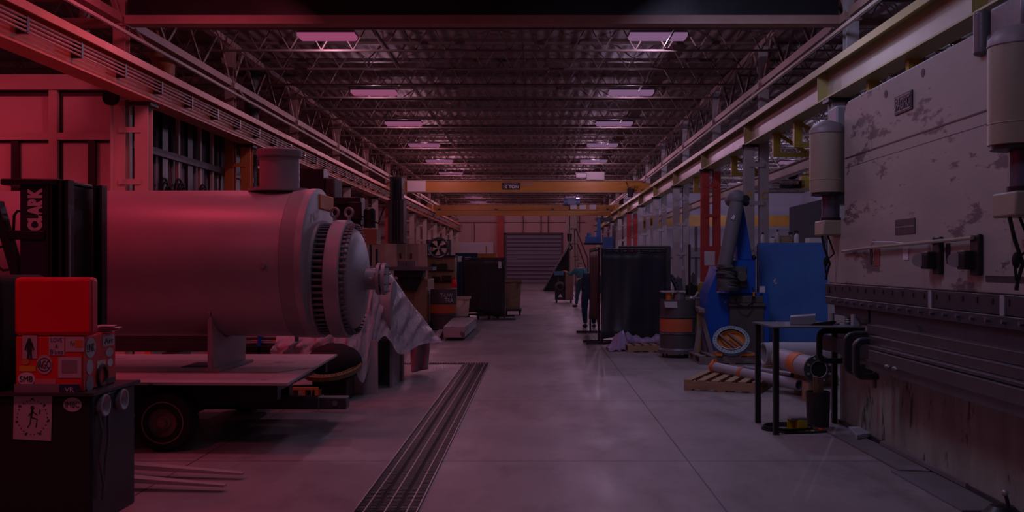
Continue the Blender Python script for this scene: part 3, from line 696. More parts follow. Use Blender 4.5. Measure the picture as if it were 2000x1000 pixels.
# ================================================================== PLASTIC COVERED ITEM
cv = thing('covered_channel', 'dark steel vessel part with olive bolted flange beneath the plastic sheet', 'vessel part', (-2.4, 13.3, 0))
MB().box(fx(662, 12.55), fx(737, 12.55), 12.55, 12.6, 0, .66).bld('stand_plate', plate, cv)
m = MB().box(fx(735, 14), fx(787, 14), 13.95, 14.0, 0, .62); m.box(fx(740, 14), fx(745, 14), 12.6, 14, 0, .6); m.box(fx(785, 14.4), fx(790, 14.4), 13.2, 14.35, 0, .6)
m.bld('stand_frame', primer2, cv)
MB().cyl((fx(770, 13.4), 13.4, .98), (fx(690, 13.4), 13.4, .98), .40, .42, n=36).bld('barrel', primer2, cv)
MB().lathe([(.24, 0), (.345, 0), (.345, .05), (.24, .05)], (fx(650, 12.1), 12.1, .33), (-.1, -.25, 1), 56).bld('olive_flange', olive, cv, 'olive bolted flange ring')
MB().box(fx(650, 12.1)-.2, fx(650, 12.1)+.2, 11.9, 12.4, 0, .25).bld('flange_block', black, cv)
MB().ell((fx(650, 12.1), 12.2, .42), .33, .30, .24, 28, 12).bld('black_cover', blackmat, cv, 'black bag over the flange')
ax = Vector((-.1, -.25, 1)).normalized(); ua = ax.cross(Vector((0, 1, 0))).normalized(); ub = ax.cross(ua); oc = Vector((fx(650, 12.1), 12.1, .33)); m = MB()
for i in range(40):
    a = 2*math.pi*i/40; q = oc + ua*math.cos(a)*.295 + ub*math.sin(a)*.295; m.cyl(q + ax*.048, q + ax*.053, .012, n=8)
m.bld('bolt_hole', black, cv)
# sheet
RG = [(540,655,12.3),(600,648,12.4),(650,620,12.6),(700,560,12.9),(733,532,13.2),(757,528,13.5),(778,556,13.8),(803,592,14.1),(826,620,14.4),(850,652,14.7)]
HM = [(530,702,12.1),(590,694,12.15),(640,688,12.1),(682,694,12.1),(708,748,12.2),(728,690,12.6),(752,656,12.9),(782,692,13.2),(822,673,13.8),(864,668,14.5)]
def cat(pts, n):
    out = []
    for i in range(len(pts)-1):
        p0 = Vector(pts[max(i-1, 0)]); p1 = Vector(pts[i]); p2 = Vector(pts[i+1]); p3 = Vector(pts[min(i+2, len(pts)-1)])
        for k in range(n):
            t = k/n; out.append(.5*((2*p1)+(p2-p0)*t+(2*p0-5*p1+4*p2-p3)*t*t+(3*p1-p0-3*p2+p3)*t*t*t))
    out.append(Vector(pts[-1])); return out
rg = cat([at(*p) for p in RG], 9); hm = cat([at(*p) for p in HM], 9)
bk = [p + Vector((-.12, 1.3, -p.z*.45)) for p in rg]
rows = []; NR = 22
for j in range(NR+1):
    t = j/NR; row = []
    for i, (a, b) in enumerate(zip(rg, hm)):
        p = a.lerp(b, t); w = math.sin(math.pi*min(1, t*1.1))
        fold = .05*w*math.sin(i*.62 + 2.2*t) + .035*w*math.sin(i*1.47+5*t+1) + .022*w*math.sin(i*2.6-7*t) + .016*w*math.sin(i*.9+17*t) + .03*t*math.sin(i*1.1)
        p.y += fold - .10*w; p.x += .03*w*math.sin(i*.9+t*7); row.append(p)
    rows.append(row)
back = []
for j in range(8, 0, -1):
    t = j/8; back.append([a.lerp(b, t) + Vector((0, .06*math.sin(i*.7)*t, 0)) for i, (a, b) in enumerate(zip(rg, bk))])
MB().grid(back + rows).bld('plastic_sheet', sheetm, None, 'crumpled translucent plastic sheet draped over the vessel part beside the trench drain', 'plastic sheet', ang=80)
# hanging flap
rows = []
for j in range(12):
    t = j/11; y = 14.9
    rows.append([Vector((fx(800 + i*4.6 + (3-i*.9)*t, y), y + .05*math.sin(i*1.2+t*2), fz(668 + 60*t - i*.8, y))) for i in range(10)])
MB().grid(rows).bld('plastic_flap', sheetm, None, 'torn flap of plastic hanging to the floor right of the draped sheet', 'plastic sheet', solid=.002, ang=80)
# ================================================================== LEFT MACHINES
t = thing('boring_mill', 'dark boring machine with column and cable box standing behind the vessel end', 'machine', (-4.0, 20.6, 0)); y = 20.6
MB().box(-4.9, -3.0, y-.1, y+1.6, 0, .9).bld('base', greymach, t)
MB().box(fx(610, y), fx(650, y), y+.2, y+1.0, .9, fz(345, y)).bld('column', greymach, t, bevel=.03)
MB().box(fx(586, y), fx(632, y), y, y+.5, fz(372, y), fz(330, y)).box(fx(590, y), fx(625, y), y-.03, y, fz(368, y), fz(352, y)).bld('control_box', black, t)
MB().box(fx(630, y), fx(703, y), y+.1, y+.6, fz(440, y), fz(384, y)).box(fx(680, y), fx(708, y), y-.1, y+.1, fz(430, y), fz(395, y)).bld('cross_arm', black, t, bevel=.02)
MB().cyl((fx(722, y), y, fz(445, y)), (fx(722, y), y, fz(412, y)), .12).ell((fx(722, y), y, fz(412, y)), .12, .12, .06).bld('motor', black, t)
MB().box(fx(710, y), fx(738, y), y-.15, y+.4, fz(477, y), fz(448, y)).bld('spindle_head', brownmach, t)
m = MB()
for k in range(6): m.tube([(fx(600+9*k, y), y-.05, fz(371, y)), (fx(612+9*k, y), y-.2, fz(385+3*k, y)), (fx(640+9*k, y), y-.1, fz(398, y)), (fx(690, y), y-.12, fz(408, y))], .015, 6)
m.tube([(fx(700, y), y-.1, fz(420, y)), (fx(742, y), y-.2, fz(437, y)), (fx(752, y), y-.1, fz(405, y))], .018, 6)
m.bld('cable', blackmat, t)
t = thing('milling_machine', 'tall beige and black milling machine with work table behind pale guard panels', 'machine', (fx(790, 25), 25, 0)); y = 25.0
MB().box(fx(772, y), fx(838, y), y-.2, y+1.2, 0, fz(545, y)).box(fx(810, y), fx(836, y), y-.25, y-.2, .25, fz(560, y)).bld('base', brownmach, t, bevel=.03)
MB().box(fx(820, y), fx(845, y), y-.6, y+.9, 0, .18).bld('foot', black, t)
MB().box(fx(758, y), fx(850, y), y-.6, y+.3, fz(528, y), fz(521, y)).bld('table', midsteel, t)
MB().box(fx(775, y), fx(830, y), y-.5, y+.2, fz(540, y), fz(528, y)).box(fx(790, y), fx(812, y), y-.4, y+.1, fz(565, y), fz(540, y)).prism([(0, 0), (.6, 0), (.45, -.35), (.1, -.3)], (fx(780, y), y-.35, fz(540, y)), (1, 0, 0), (0, 0, 1), (0, .6, 0)).bld('saddle', black, t)
MB().box(fx(754, y), fx(785, y), y+.3, y+.9, fz(475, y), fz(388, y)).box(fx(757, y), fx(781, y), y+.35, y+.8, fz(388, y), fz(342, y)).bld('column', greymach, t, bevel=.02)
m = MB()
for px in (765, 770, 776): m.tube([(fx(px, y), y+.25, fz(470, y)), (fx(px, y), y+.25, fz(345, y))], .02, 6)
m.bld('conduit', black, t)
m = MB()
for px in (782, 800): m.box(fx(px, y), fx(px+16, y), y-.5, y-.3, fz(521, y), fz(510, y))
m.bld('vise', midsteel, t)
for a, b in ((714, 793), (794, 834)):
    p = MB().box(fx(a, 26.5), fx(b, 26.5), 26.45, 26.5, 0, fz(476, 26.5)); p.bld('guard_panel', beige, t, 'pale guard panel')
m = MB()
for px in (782, 803): m.box(fx(px-1, 26.4), fx(px+1, 26.4), 26.40, 26.45, fz(505, 26.4), fz(495, 26.4))
m.bld('panel_latch', black, t)
m = MB()
for px, p0 in ((724, 478), (736, 486)): m.cyl((fx(px, 24.5), 24.5, fz(520, 24.5)), (fx(px, 24.5), 24.5, fz(p0, 24.5)), .03)
m.bld('lever', darksteel, t)
y = 28.0
t = thing('tool_cabinet', 'dark tool cabinet carrying a round fan behind the milling machine', 'cabinet', (fx(862, y), y, 0))
MB().box(fx(835, y), fx(888, y), y, y+.8, 0, fz(502, y)).bld('body', brownmach, t)
m = MB().box(fx(834, y), fx(890, y), y-.1, y+.85, fz(502, y), fz(498.5, y))
for py in (530, 552): m.box(fx(838, y), fx(886, y), y-.06, y, fz(py, y), fz(py-3, y))
m.bld('shelf', black, t)
m = MB()
for px, py, w, h in ((850, 525, 12, 9), (866, 527, 14, 12), (873, 548, 18, 10), (852, 548, 14, 8)): m.box(fx(px-w/2, y), fx(px+w/2, y), y-.15, y-.01, fz(py, y), fz(py-h, y))
m.bld('tool_box', black, t)
t = thing('floor_fan', 'round shop fan with dark blades in a grey box frame on the tool cabinet', 'fan', (fx(857, y), y, fz(498, y)))
f0 = MB(); cxx, czz = fx(856.5, y), fz(484, y)
f0.lathe([(.235, 0), (.27, -.03), (.29, 0), (.29, .15), (.235, .15)], (cxx, y-.1, czz), (0, 1, 0), 36).bld('shroud', midsteel, t)
MB().box(fx(833, y), fx(837, y), y-.1, y+.2, fz(498.5, y), fz(469, y)).box(fx(877, y), fx(881, y), y-.1, y+.2, fz(498.5, y), fz(469, y)).box(fx(833, y), fx(881, y), y+.1, y+.2, fz(470.5, y), fz(468, y)).bld('box_frame', greymach, t)
for k in range(5):
    a = 2*math.pi*k/5+.3; m = MB()
    m.prism([(.04, -.02), (.22, -.09), (.23, .05), (.05, .03)], (cxx, y-.02, czz), (math.cos(a), 0, math.sin(a)), (-math.sin(a)*.9, .35, math.cos(a)*.9), (0, .008, 0)); m.bld('blade', black, t)
MB().cyl((cxx, y-.08, czz), (cxx, y+.02, czz), .045).bld('hub', silver, t)
# trash drum
y = 24.6
t = thing('trash_drum', 'grey trash drum with orange band and pale lettering beside the milling machine', 'drum', (fx(864, y), y+.3, 0))
rD = (890-838)*y/F/2; xc = fx(864, y)
MB().lathe([(rD*.9, .96), (rD, .98), (rD, .66), (rD+.01, .65), (rD, .64), (rD, .36), (rD+.01, .35), (rD, .34), (rD, .06), (rD*.9, .05), (0, .05)], (xc, y+.3, 0), (0, 0, 1), 40).bld('barrel', drumgrey, t)
MB().lathe([(rD+.003, .40), (rD+.003, .62)], (xc, y+.3, 0), (0, 0, 1), 40).bld('orange_band', drumor, t, 'orange band')
MB().lathe([(0, .9), (rD-.01, .9)], (xc, y+.3, 0), (0, 0, 1), 30).bld('contents', blackmat, t)
text_mesh('T-UW', 'lettering', paper, t, (xc+.1, y+.3-rD-.004, .84), (1, .1, 0), (0, 0, 1), .1, .3)
text_mesh('TRA', 'lettering', paper, t, (xc+.16, y+.3-rD+.02, .72), (1, .2, 0), (0, 0, 1), .1, .2)
# steel channels on floor
y = 22.5
for (a, b, yy, h, l) in ((866, 915, 21.4, .17, 'thick grey steel channel with two holes lying on the floor by the welding booth'), ):
    m = MB().prism([(fx(866, 21.3), 21.3), (fx(908, 21.3), 21.3), (fx(930, 25), 25), (fx(885, 25), 25)], (0, 0, .06), (1, 0, 0), (0, 1, 0), (0, 0, h+.06))
    t = m.bld('steel_channel', plate, None, l, 'steel channel', bevel=.01)
m = MB()
for px, yy in ((911, 22), (922, 23.9)): m.cyl((fx(px-1, yy)-.03, yy, .2), (fx(px, yy)+.02, yy, .2), .035)
m.bld('channel_bolt', black, None, 'two dark bolts in the side of the grey steel channel', 'bolt')
MB().bar((fx(850, 20.6), 20.6, .05), (fx(862, 23.4), 23.4, .05), .12, .1).bld('steel_bar', plate, None, 'long narrow steel bar on the floor left of the grey channel', 'steel bar')
def tub(px0, px1, py0, y, mt, label, tap=.82):
    x0, x1 = fx(px0, y), fx(px1, y); cx = (x0+x1)/2; w = (x1-x0)/2; z1 = fz(py0, y); z0 = .2
    t = thing('tub_cart', label, 'tub cart', (cx, y+.4, 0)); m = MB(); a = w*tap
    m.add([(cx-a,y+.08,z0),(cx+a,y+.08,z0),(cx+a,y+.7,z0),(cx-a,y+.7,z0),(cx-w,y,z1),(cx+w,y,z1),(cx+w,y+.8,z1),(cx-w,y+.8,z1)], [(0,1,2,3),(0,1,5,4),(1,2,6,5),(2,3,7,6),(3,0,4,7)])
    m.bld('tub', mt, t, solid=.02)
    MB().box(cx-w-.03, cx+w+.03, y-.03, y, z1-.04, z1+.02).box(cx-w-.03, cx+w+.03, y+.8, y+.83, z1-.04, z1+.02).box(cx-w-.03, cx-w, y, y+.8, z1-.04, z1+.02).box(cx+w, cx+w+.03, y, y+.8, z1-.04, z1+.02).bld('rim', mt, t)
    MB().box(cx-a-.05, cx+a+.05, y+.03, y+.75, .14, .2).bld('dolly', black, t)
    for sx_ in (-1, 1):
        for yy in (y+.1, y+.65): MB().cyl((cx+sx_*a-.02, yy, .07), (cx+sx_*a+.02, yy, .07), .07, n=14).box(cx+sx_*a-.03, cx+sx_*a+.03, yy-.02, yy+.02, .07, .15).bld('caster', black, t)
tub(985, 1018, 549, 31.5, brownmach, 'dark tapered tub cart on casters right of the left welding booth')
tub(884, 914, 582, 27.0, beige, 'beige tapered tub cart beside the trash drum')
m = thing('gas_cylinder', 'slim pale cylinder with red top standing at the left welding booth', 'gas cylinder', (fx(887, 27.5), 27.5, 0)); y = 27.5
MB().lathe([(0, 0), (.075, 0), (.075, fz(562, y)), (.0, fz(562, y))], (fx(887, y), y, 0), (0, 0, 1), 18).bld('body', pinkpaper, m)
MB().lathe([(.077, fz(562, y)), (.077, fz(552, y)), (.05, fz(547, y)), (.03, fz(546, y)), (.03, fz(541, y)), (0, fz(541, y))], (fx(887, y), y, 0), (0, 0, 1), 18).bld('red_shoulder', redpaint, m, 'red shoulder and valve cap')
# welding screens
def screen(name, pts, z0, z1, mt, lab, wav=.04, feet=True, flare=0, xlab='welding screen'):
    """curtain hung on a frame following pts (list of floor points)"""
    P = [Vector((p[0], p[1], 0)) for p in pts]; t = thing('welding_screen', lab, 'screen', P[0])
    for i in range(len(P)-1):
        a, b = P[i], P[i+1]; d = (b-a); L = d.length; n = max(24, int(L*22)); nrm = Vector((-d.y, d.x, 0)).normalized()
        rows = []
        for j in range(11):
            tt = j/10; row = []
            for k in range(n+1):
                u = k/n; w = wav*(.3+tt*.9)*(math.sin(u*L*6.5+i+1.6*tt)+.45*math.sin(u*L*14+4.2*tt+i)+.2*math.sin(u*L*31+i))
                p = a + d*u + nrm*(w*.6) + Vector((0, 0, z1-.03-(z1-z0)*tt + (.05*math.sin(u*5) if j == 10 else 0)))
                p += nrm*(-flare*(tt**3)*max(0, 1-u*1.2)) + d.normalized()*(-flare*.4*(tt**3)*max(0, 1-u*1.5)); row.append(p)
            rows.append(row)
        MB().grid(rows).bld('curtain', mt, t, solid=.006, ang=80)
        MB().tube([a+Vector((0,0,z1)), b+Vector((0,0,z1))], .022, 8).bld('top_rail', darksteel, t)
        m = MB()
        for k in range(9):
            q = a + d*(k+.5)/9; m.torus(q+Vector((0,0,z1)), d, .035, .006, 12, 5)
        m.bld('curtain_ring', darksteel, t)
    for p in P:
        MB().tube([p+Vector((0,0,.05)), p+Vector((0,0,z1+.03))], .022, 8).bld('post', darksteel, t)
        if feet: MB().bar(p+Vector((-.32,0,.03)), p+Vector((.32,0,.03)), .05, .05).bld('foot', darksteel, t)
    return t
screen('w', [(fx(902, 29.5), 29.7), (fx(985, 29), 29.0), (fx(983, 30.5), 31.0)], .18, 1.75, curtain, 'black welding screen booth left of the aisle beside the tub cart', .05)
m = MB().box(fx(888, 30), fx(932, 30), 30.2, 30.26, .3, fz(494, 30)).bld('navy_board', navy, None, 'navy board with pale papers behind the left welding booth', 'board', bevel=.01)
MB().box(fx(893, 30), fx(902, 30), 30.17, 30.19, fz(511, 30), fz(500, 30)).bld('paper_sheet', paper, m, 'pale paper')
MB().prism([(0, 0), (.2, .1), (.22, .17), (.05, .16)], (fx(904, 30), 30.17, fz(513, 30)), (1, 0, 0), (0, 0, 1), (0, .02, 0)).bld('paper_sheet', paper, m, 'pale torn paper')
m = thing('booth_cart', 'low black cart on casters under the left welding booth curtain', 'cart', (fx(945, 29.4), 29.6, 0))
MB().box(fx(910, 29.6), fx(975, 29.6), 29.35, 29.9, .12, .17).bld('platform', black, m)
for px in (914, 934, 955, 972): MB().cyl((fx(px, 29.4)-.03, 29.4, .07), (fx(px, 29.4)+.03, 29.4, .07), .07, n=14).bld('caster', black, m)
MB().box(fx(933, 31.5), fx(970, 31.5), 31.5, 31.9, 1.55, fz(495, 31.5)).cyl((fx(930, 31.5)+.3, 31.7, 1.9), (fx(930, 31.5)+.3, 31.7, 2.15), .02).bld('orange_case', woodo, None, 'orange case standing behind the top of the left welding screen', 'case')
MB().box(fx(931, 31.5), fx(975, 31.5), 31.4, 32, 0, 1.55).bld('stand', black, None, 'dark stand carrying the orange case behind the welding screen', 'stand')
# posters on post in front
MB().box(fx(973, 28.8), fx(979, 28.8), 28.93, 28.975, fz(524, 28.9), fz(511, 28.9)).bld('tag_sheet', paper, None, 'pale tag clipped on the corner of the left welding screen', 'tag')
# ================================================================== FAR CENTRE
y = 60.0
t = thing('leaning_tarp', 'dark triangular tarp on a leaning frame right of the roll-up door', 'tarp', (fx(1090, y), y, 0))
MB().prism([(fx(1061, y), 0), (fx(1112, y), 0), (fx(1112, y), fz(480, y)), (fx(1108, y), fz(487, y))], (0, y-.2, 0), (1, 0, 0), (0, 0, 1), (0, .5, 0)).bld('tarp', blackmat, t)
MB().tube([(fx(1060, y), y-.3, 0), (fx(1111, y), y-.3, fz(476, y))], .04, 6).tube([(fx(1112, y), y-.3, 0), (fx(1112, y), y-.3, fz(474, y))], .04, 6).bld('frame', midsteel, t)
y = 50
t = thing('rolling_stair', 'rolling stair ladder with thin rails right of the hanging hook', 'stair', (fx(1130, y), y, 0)); m = MB()
for yy in (y-.3, y+.3):
    m.tube([(fx(1112, y), yy, 0), (fx(1112, y), yy, fz(445, y))], .025, 6).tube([(fx(1112, y), yy, fz(447, y)), (fx(1125, y), yy, fz(447, y)), (fx(1148, y), yy, fz(505, y)), (fx(1150, y), yy, 0)], .025, 6)
    m.tube([(fx(1112, y), yy, fz(476, y)), (fx(1128, y), yy, fz(476, y)), (fx(1150, y), yy, fz(540, y))], .025, 6)
    m.tube([(fx(1125, y), yy, 0), (fx(1122, y), yy, fz(447, y))], .02, 6)
m.bld('rail', greymach, t)
for k in range(7):
    px = 1120+4.2*k; py = 500 + 7.5*k
    MB().box(fx(px, y), fx(px+6, y), y-.3, y+.3, fz(py, y)-.03, fz(py, y)).bld('step', greymach, t)
y = 42.0
t = thing('welding_cart', 'brown and black welding machine cart in the aisle before the workers', 'welding machine', (fx(1101, y), y, 0))
MB().box(fx(1104, y), fx(1119, y), y-.3, y+.3, .12, fz(531, y)).bld('body', rust, t, 'brown tall body', bevel=.02)
MB().box(fx(1084, y), fx(1104, y), y-.25, y+.3, .12, fz(566, y)).bld('power_unit', black, t)
m = MB()
for k in range(5): m.torus((fx(1094, y), y-.1-.03*k, fz(560, y)), (.1, 1, .1*k), .2-.015*k, .022, 20, 6)
m.bld('cable_coil', greymach, t)
MB().box(fx(1082, y), fx(1101, y), y-.2, y+.2, fz(538, y), fz(530, y)).bld('wire_feeder', M('feeder_blue', (.10, .22, .38), .5), t, 'blue wire feeder', bevel=.02)
MB().cyl((fx(1090, y), y, fz(566, y)), (fx(1091, y), y, fz(538, y)), .03).bld('pole', greymach, t)
MB().prism([(-.1, 0), (.1, 0), (0, .14)], (fx(1094, y), y-.26, fz(580, y)), (1, 0, 0), (0, 0, 1), (0, .01, 0)).bld('warning_mark', paper, t)
for px in (1087, 1115):
    for yy in (y-.22, y+.22): MB().cyl((fx(px, y)-.03, yy, .08), (fx(px, y)+.03, yy, .08), .08, n=14).bld('wheel', black, t)
MB().tube([(fx(1119, y), y, .35), (fx(1124, y), y, .15), (fx(1127, y), y, .5), (fx(1124, y), y, 1.1)], .02, 6).bld('handle', greymach, t)
y = 45.0
t = thing('radial_drill', 'blue radial drill with grey arm above the right welding booth', 'drill', (fx(1168, y), y, 0))
ltblue = M('drill_blue', (.05, .15, .42), .45, amt=.4)
MB().cyl((fx(1168, y), y, 0), (fx(1168, y), y, fz(478, y)), .16).bld('column', beige, t)
MB().prism([(fx(1163, y), fz(475, y)), (fx(1174, y), fz(475, y)), (fx(1172, y), fz(428, y)), (fx(1167, y), fz(425, y))], (0, y-.2, 0), (1, 0, 0), (0, 0, 1), (0, .3, 0)).bld('mast', ltblue, t)
MB().box(fx(1143, y), fx(1166, y), y-.3, y+.1, fz(475, y), fz(462, y)).cyl((fx(1150, y), y-.1, fz(462, y)), (fx(1150, y), y-.1, fz(455, y)), .09).bld('drill_head', ltblue, t, bevel=.02)
MB().box(fx(1140, y), fx(1190, y), y-.05, y+.1, fz(478, y), fz(474, y)).bld('arm', black, t)
MB().box(fx(1165, y), fx(1196, y), y+.0, y+.2, fz(433, y), fz(425, y)).bld('top_arm', darksteel, t)
MB().box(fx(1177, y), fx(1197, y), y-.3, y+.2, 0, fz(463, y)).bld('cabinet', ltblue, t, bevel=.02)
MB().box(fx(1196, y), fx(1202, y), y, y+.2, 0, fz(440, y)).bld('post', greymach, t)
# ------------------------------------------------------------------ people
def skinned(name, pts, edges, rad, mt, parent, extra=None, label=None):
    """grow one continuous surface over a joint skeleton with a Skin modifier, baked to a mesh"""
    org = ORG[parent.name]; me = bpy.data.meshes.new('sk'); me.from_pydata([Vector(p)-org for p in pts], edges, []); o = bpy.data.objects.new('sk', me); COL.objects.link(o)
    o.modifiers.new('s', 'SKIN'); 
    for i, r in enumerate(rad): d = me.skin_vertices[0].data[i]; d.radius = r if isinstance(r, tuple) else (r, r)
    me.skin_vertices[0].data[0].use_root = True
    q = o.modifiers.new('u', 'SUBSURF'); q.levels = 2; q.render_levels = 2
    bpy.context.view_layer.update(); nm = bpy.data.meshes.new_from_object(o.evaluated_get(bpy.context.evaluated_depsgraph_get())); bpy.data.objects.remove(o)
    mb = MB(); mb.add([v.co + org for v in nm.vertices], [tuple(p.vertices) for p in nm.polygons]); bpy.data.meshes.remove(nm)
    if extra: mb.add(extra.v, extra.f)
    return mb.bld(name, mt, parent, label, ang=80)
def person(base, h, lab, joints, face, shirt, trouser, hair=True):
    """joints: dict of metric points relative to base; face: unit vector the face looks along"""
    t = thing('person', lab, 'person', base); b = Vector(base); J = {k: b + Vector(p) for k, p in joints.items()}; face = Vector(face).normalized()
    names = ['pelvis', 'waist', 'chest', 'neck', 'head', 'crown', 'shL', 'elL', 'wrL', 'paL', 'shR', 'elR', 'wrR', 'paR', 'hipL', 'knL', 'anL', 'toL', 'hipR', 'knR', 'anR', 'toR']
    E = [('pelvis','waist'),('waist','chest'),('chest','neck'),('neck','head'),('head','crown'),('chest','shL'),('shL','elL'),('elL','wrL'),('wrL','paL'),('chest','shR'),('shR','elR'),('elR','wrR'),('wrR','paR'),('pelvis','hipL'),('hipL','knL'),('knL','anL'),('anL','toL'),('pelvis','hipR'),('hipR','knR'),('knR','anR'),('anR','toR')]
    rd = dict(pelvis=.13, waist=.125, chest=.14, neck=.055, head=.085, crown=.07, shL=.07, elL=.045, wrL=.03, paL=.036, shR=.07, elR=.045, wrR=.03, paR=.036, hipL=.095, knL=.06, anL=.04, toL=.04, hipR=.095, knR=.06, anR=.04, toR=.04)
    ex = MB(); side_ = face.cross(Vector((0, 0, 1))).normalized(); upv = (J['crown']-J['neck']).normalized(); hc = J['head']
    for s in (-1, 1):
        ex.ell(hc + face*.085 + side_*s*.032 + upv*.02, .012, .012, .009, 8, 6); ex.ell(hc + side_*s*.088, .014, .02, .032, 8, 6)
    ex.ell(hc + face*.105 - upv*.005, .014, .014, .022, 8, 6); ex.ell(hc + face*.092 - upv*.045, .024, .02, .008, 8, 6)
    for S in ('L', 'R'):
        w, p = J['wr'+S], J['pa'+S]; d = (p-w).normalized(); sd = d.cross(Vector((0, 0, 1)) if abs(d.z) < .8 else face).normalized(); nn = sd.cross(d)
        for i, (o_, L) in enumerate(((-.030, .068), (-.010, .080), (.010, .075), (.029, .058))):
            a = p + sd*o_; ex.tube([a - d*.02, a + d*L*.45, a + d*L*.8 - nn*.012, a + d*L - nn*.03], [.0095, .009, .008, .006], 6)
        ex.tube([w + d*.02 + sd*-.02, w + d*.05 + sd*-.05, w + d*.085 + sd*-.055 - nn*.01], [.012, .011, .008], 6)
    skinned('body', [J[n] for n in names], [(names.index(a), names.index(c)) for a, c in E], [rd[n] for n in names], skin, t, ex)
    def garment(nm, ns, es, k, mt, adj={}):
        pts = [adj.get(n, J[n]) for n in ns]; skinned(nm, pts, [(ns.index(a), ns.index(c)) for a, c in es], [rd[n]*k+.014 for n in ns], mt, t)
    garment('shirt', ['chest','waist','pelvis','shL','elL','wrL','shR','elR','wrR','neck'], [('chest','waist'),('waist','pelvis'),('chest','shL'),('shL','elL'),('elL','wrL'),('chest','shR'),('shR','elR'),('elR','wrR'),('chest','neck')], 1.1, shirt,
            {'wrL': J['elL'].lerp(J['wrL'], .8), 'wrR': J['elR'].lerp(J['wrR'], .8), 'neck': J['chest'].lerp(J['neck'], .72)})
    garment('trousers', ['pelvis','waist','hipL','knL','anL','hipR','knR','anR'], [('pelvis','waist'),('pelvis','hipL'),('hipL','knL'),('knL','anL'),('pelvis','hipR'),('hipR','knR'),('knR','anR')], 1.12, trouser)
    for S in ('L', 'R'):
        m = MB(); a = J['an'+S]; c = J['to'+S]; q = a.lerp(c, .45); m.ell((q.x, q.y, b.z+.048), .055+abs(c.x-a.x)*.5, .055+abs(c.y-a.y)*.5, .048, 14, 8); m.bld('shoe', black, t)
    if hair:
        m = MB(); m.ell(hc + upv*.055 - face*.025, .098, .098, .085, 16, 10); m.bld('hair', hairm, t)
    return t
y = 37.6; bx = fx(1134, y)
person((bx, y, 0), 1.65, 'worker in teal shirt and slate trousers bending towards the welding cart',
    dict(pelvis=(.06,0,.92), waist=(.05,.02,1.08), chest=(0,.06,1.30), neck=(-.02,.10,1.46), head=(-.04,.15,1.56), crown=(-.05,.17,1.63),
         shL=(-.19,.08,1.36), elL=(-.36,.16,1.18), wrL=(-.50,.25,1.30), paL=(-.57,.29,1.33), shR=(.17,.0,1.36), elR=(.14,-.14,1.12), wrR=(-.06,-.16,1.05), paR=(-.13,-.15,1.04),
         hipL=(-.05,.03,.86), knL=(-.12,.05,.48), anL=(-.16,.03,.09), toL=(-.27,.10,.05), hipR=(.14,-.02,.86), knR=(.17,0,.47), anR=(.17,.05,.09), toR=(.10,.16,.05)), (-.5, .6, -.35), teal, tealtr)
y = 25.6; bx = fx(1149, y)
person((bx, y, 0), 1.7, 'worker in navy overalls crouching over, mostly hidden behind the right welding booth',
    dict(pelvis=(.0,.0,.88), waist=(.03,.05,1.04), chest=(.08,.12,1.24), neck=(.12,.18,1.38), head=(.15,.22,1.48), crown=(.16,.23,1.55),
         shL=(-.08,.14,1.28), elL=(-.13,.05,1.02), wrL=(-.11,-.02,.80), paL=(-.13,-.03,.74), shR=(.25,.05,1.28), elR=(.29,-.05,1.0), wrR=(.22,-.15,.80), paR=(.2,-.18,.74),
         hipL=(-.08,.02,.82), knL=(-.10,-.04,.45), anL=(-.07,.06,.09), toL=(-.10,-.08,.05), hipR=(.10,.0,.82), knR=(.14,-.06,.45), anR=(.14,.05,.09), toR=(.15,-.08,.05)), (.4, .5, -.4), navy, navy)
# ================================================================== RIGHT WELDING BOOTH
screen('w', [(fx(1176, 20.3), 20.3), (fx(1302, 20.4), 20.5)], .14, 1.88, curtain, 'black welding curtain on a steel frame facing the camera right of the aisle', .05, True, .22)
screen('w', [(fx(1169, 20.8), 20.75), (fx(1153, 23.6), 23.6)], .42, 1.90, curtain2, 'brown welding curtain running back along the aisle from the corner of the booth', .04, True)
MB().tube([(fx(1210, 21), 21.2, fz(482, 21)), (fx(1312, 21), 21.2, fz(482, 21))], .03, 8).box(fx(1300, 21), fx(1312, 21), 21.15, 21.2, .1, fz(482, 21)).tube([(fx(1212, 21), 21.2, 0), (fx(1212, 21), 21.2, fz(482, 21))], .03, 8).bld('booth_rail', greymach, None, 'grey rail frame with end panel behind the right welding curtain', 'rail')
y = 21.6
t = thing('ring_flange', 'large grey bolted ring flange standing on edge right of the welding curtain', 'flange', (fx(1288, y), y, 0))
MB().lathe([(.34, 0), (.43, 0), (.43, .1), (.34, .1)], (fx(1288, y), y, 1.02), (.25, -1, .12), 56).bld('ring', midsteel, t)
m = MB(); _, _, ua, ub, ud = MB().frame((0, 0, 0), (.25, -1, .12))
for i in range(28):
    a = 2*math.pi*i/28; q = Vector((fx(1288, y), y, 1.02)) + ud*.1 + ua*math.cos(a)*.385 + ub*math.sin(a)*.385; m.cyl(q, q+ud*.006, .017, n=8)
m.bld('bolt_hole', black, t)
MB().box(fx(1270, y), fx(1318, y), y-.3, y+.3, 0, .62).bld('stand', darksteel, t)
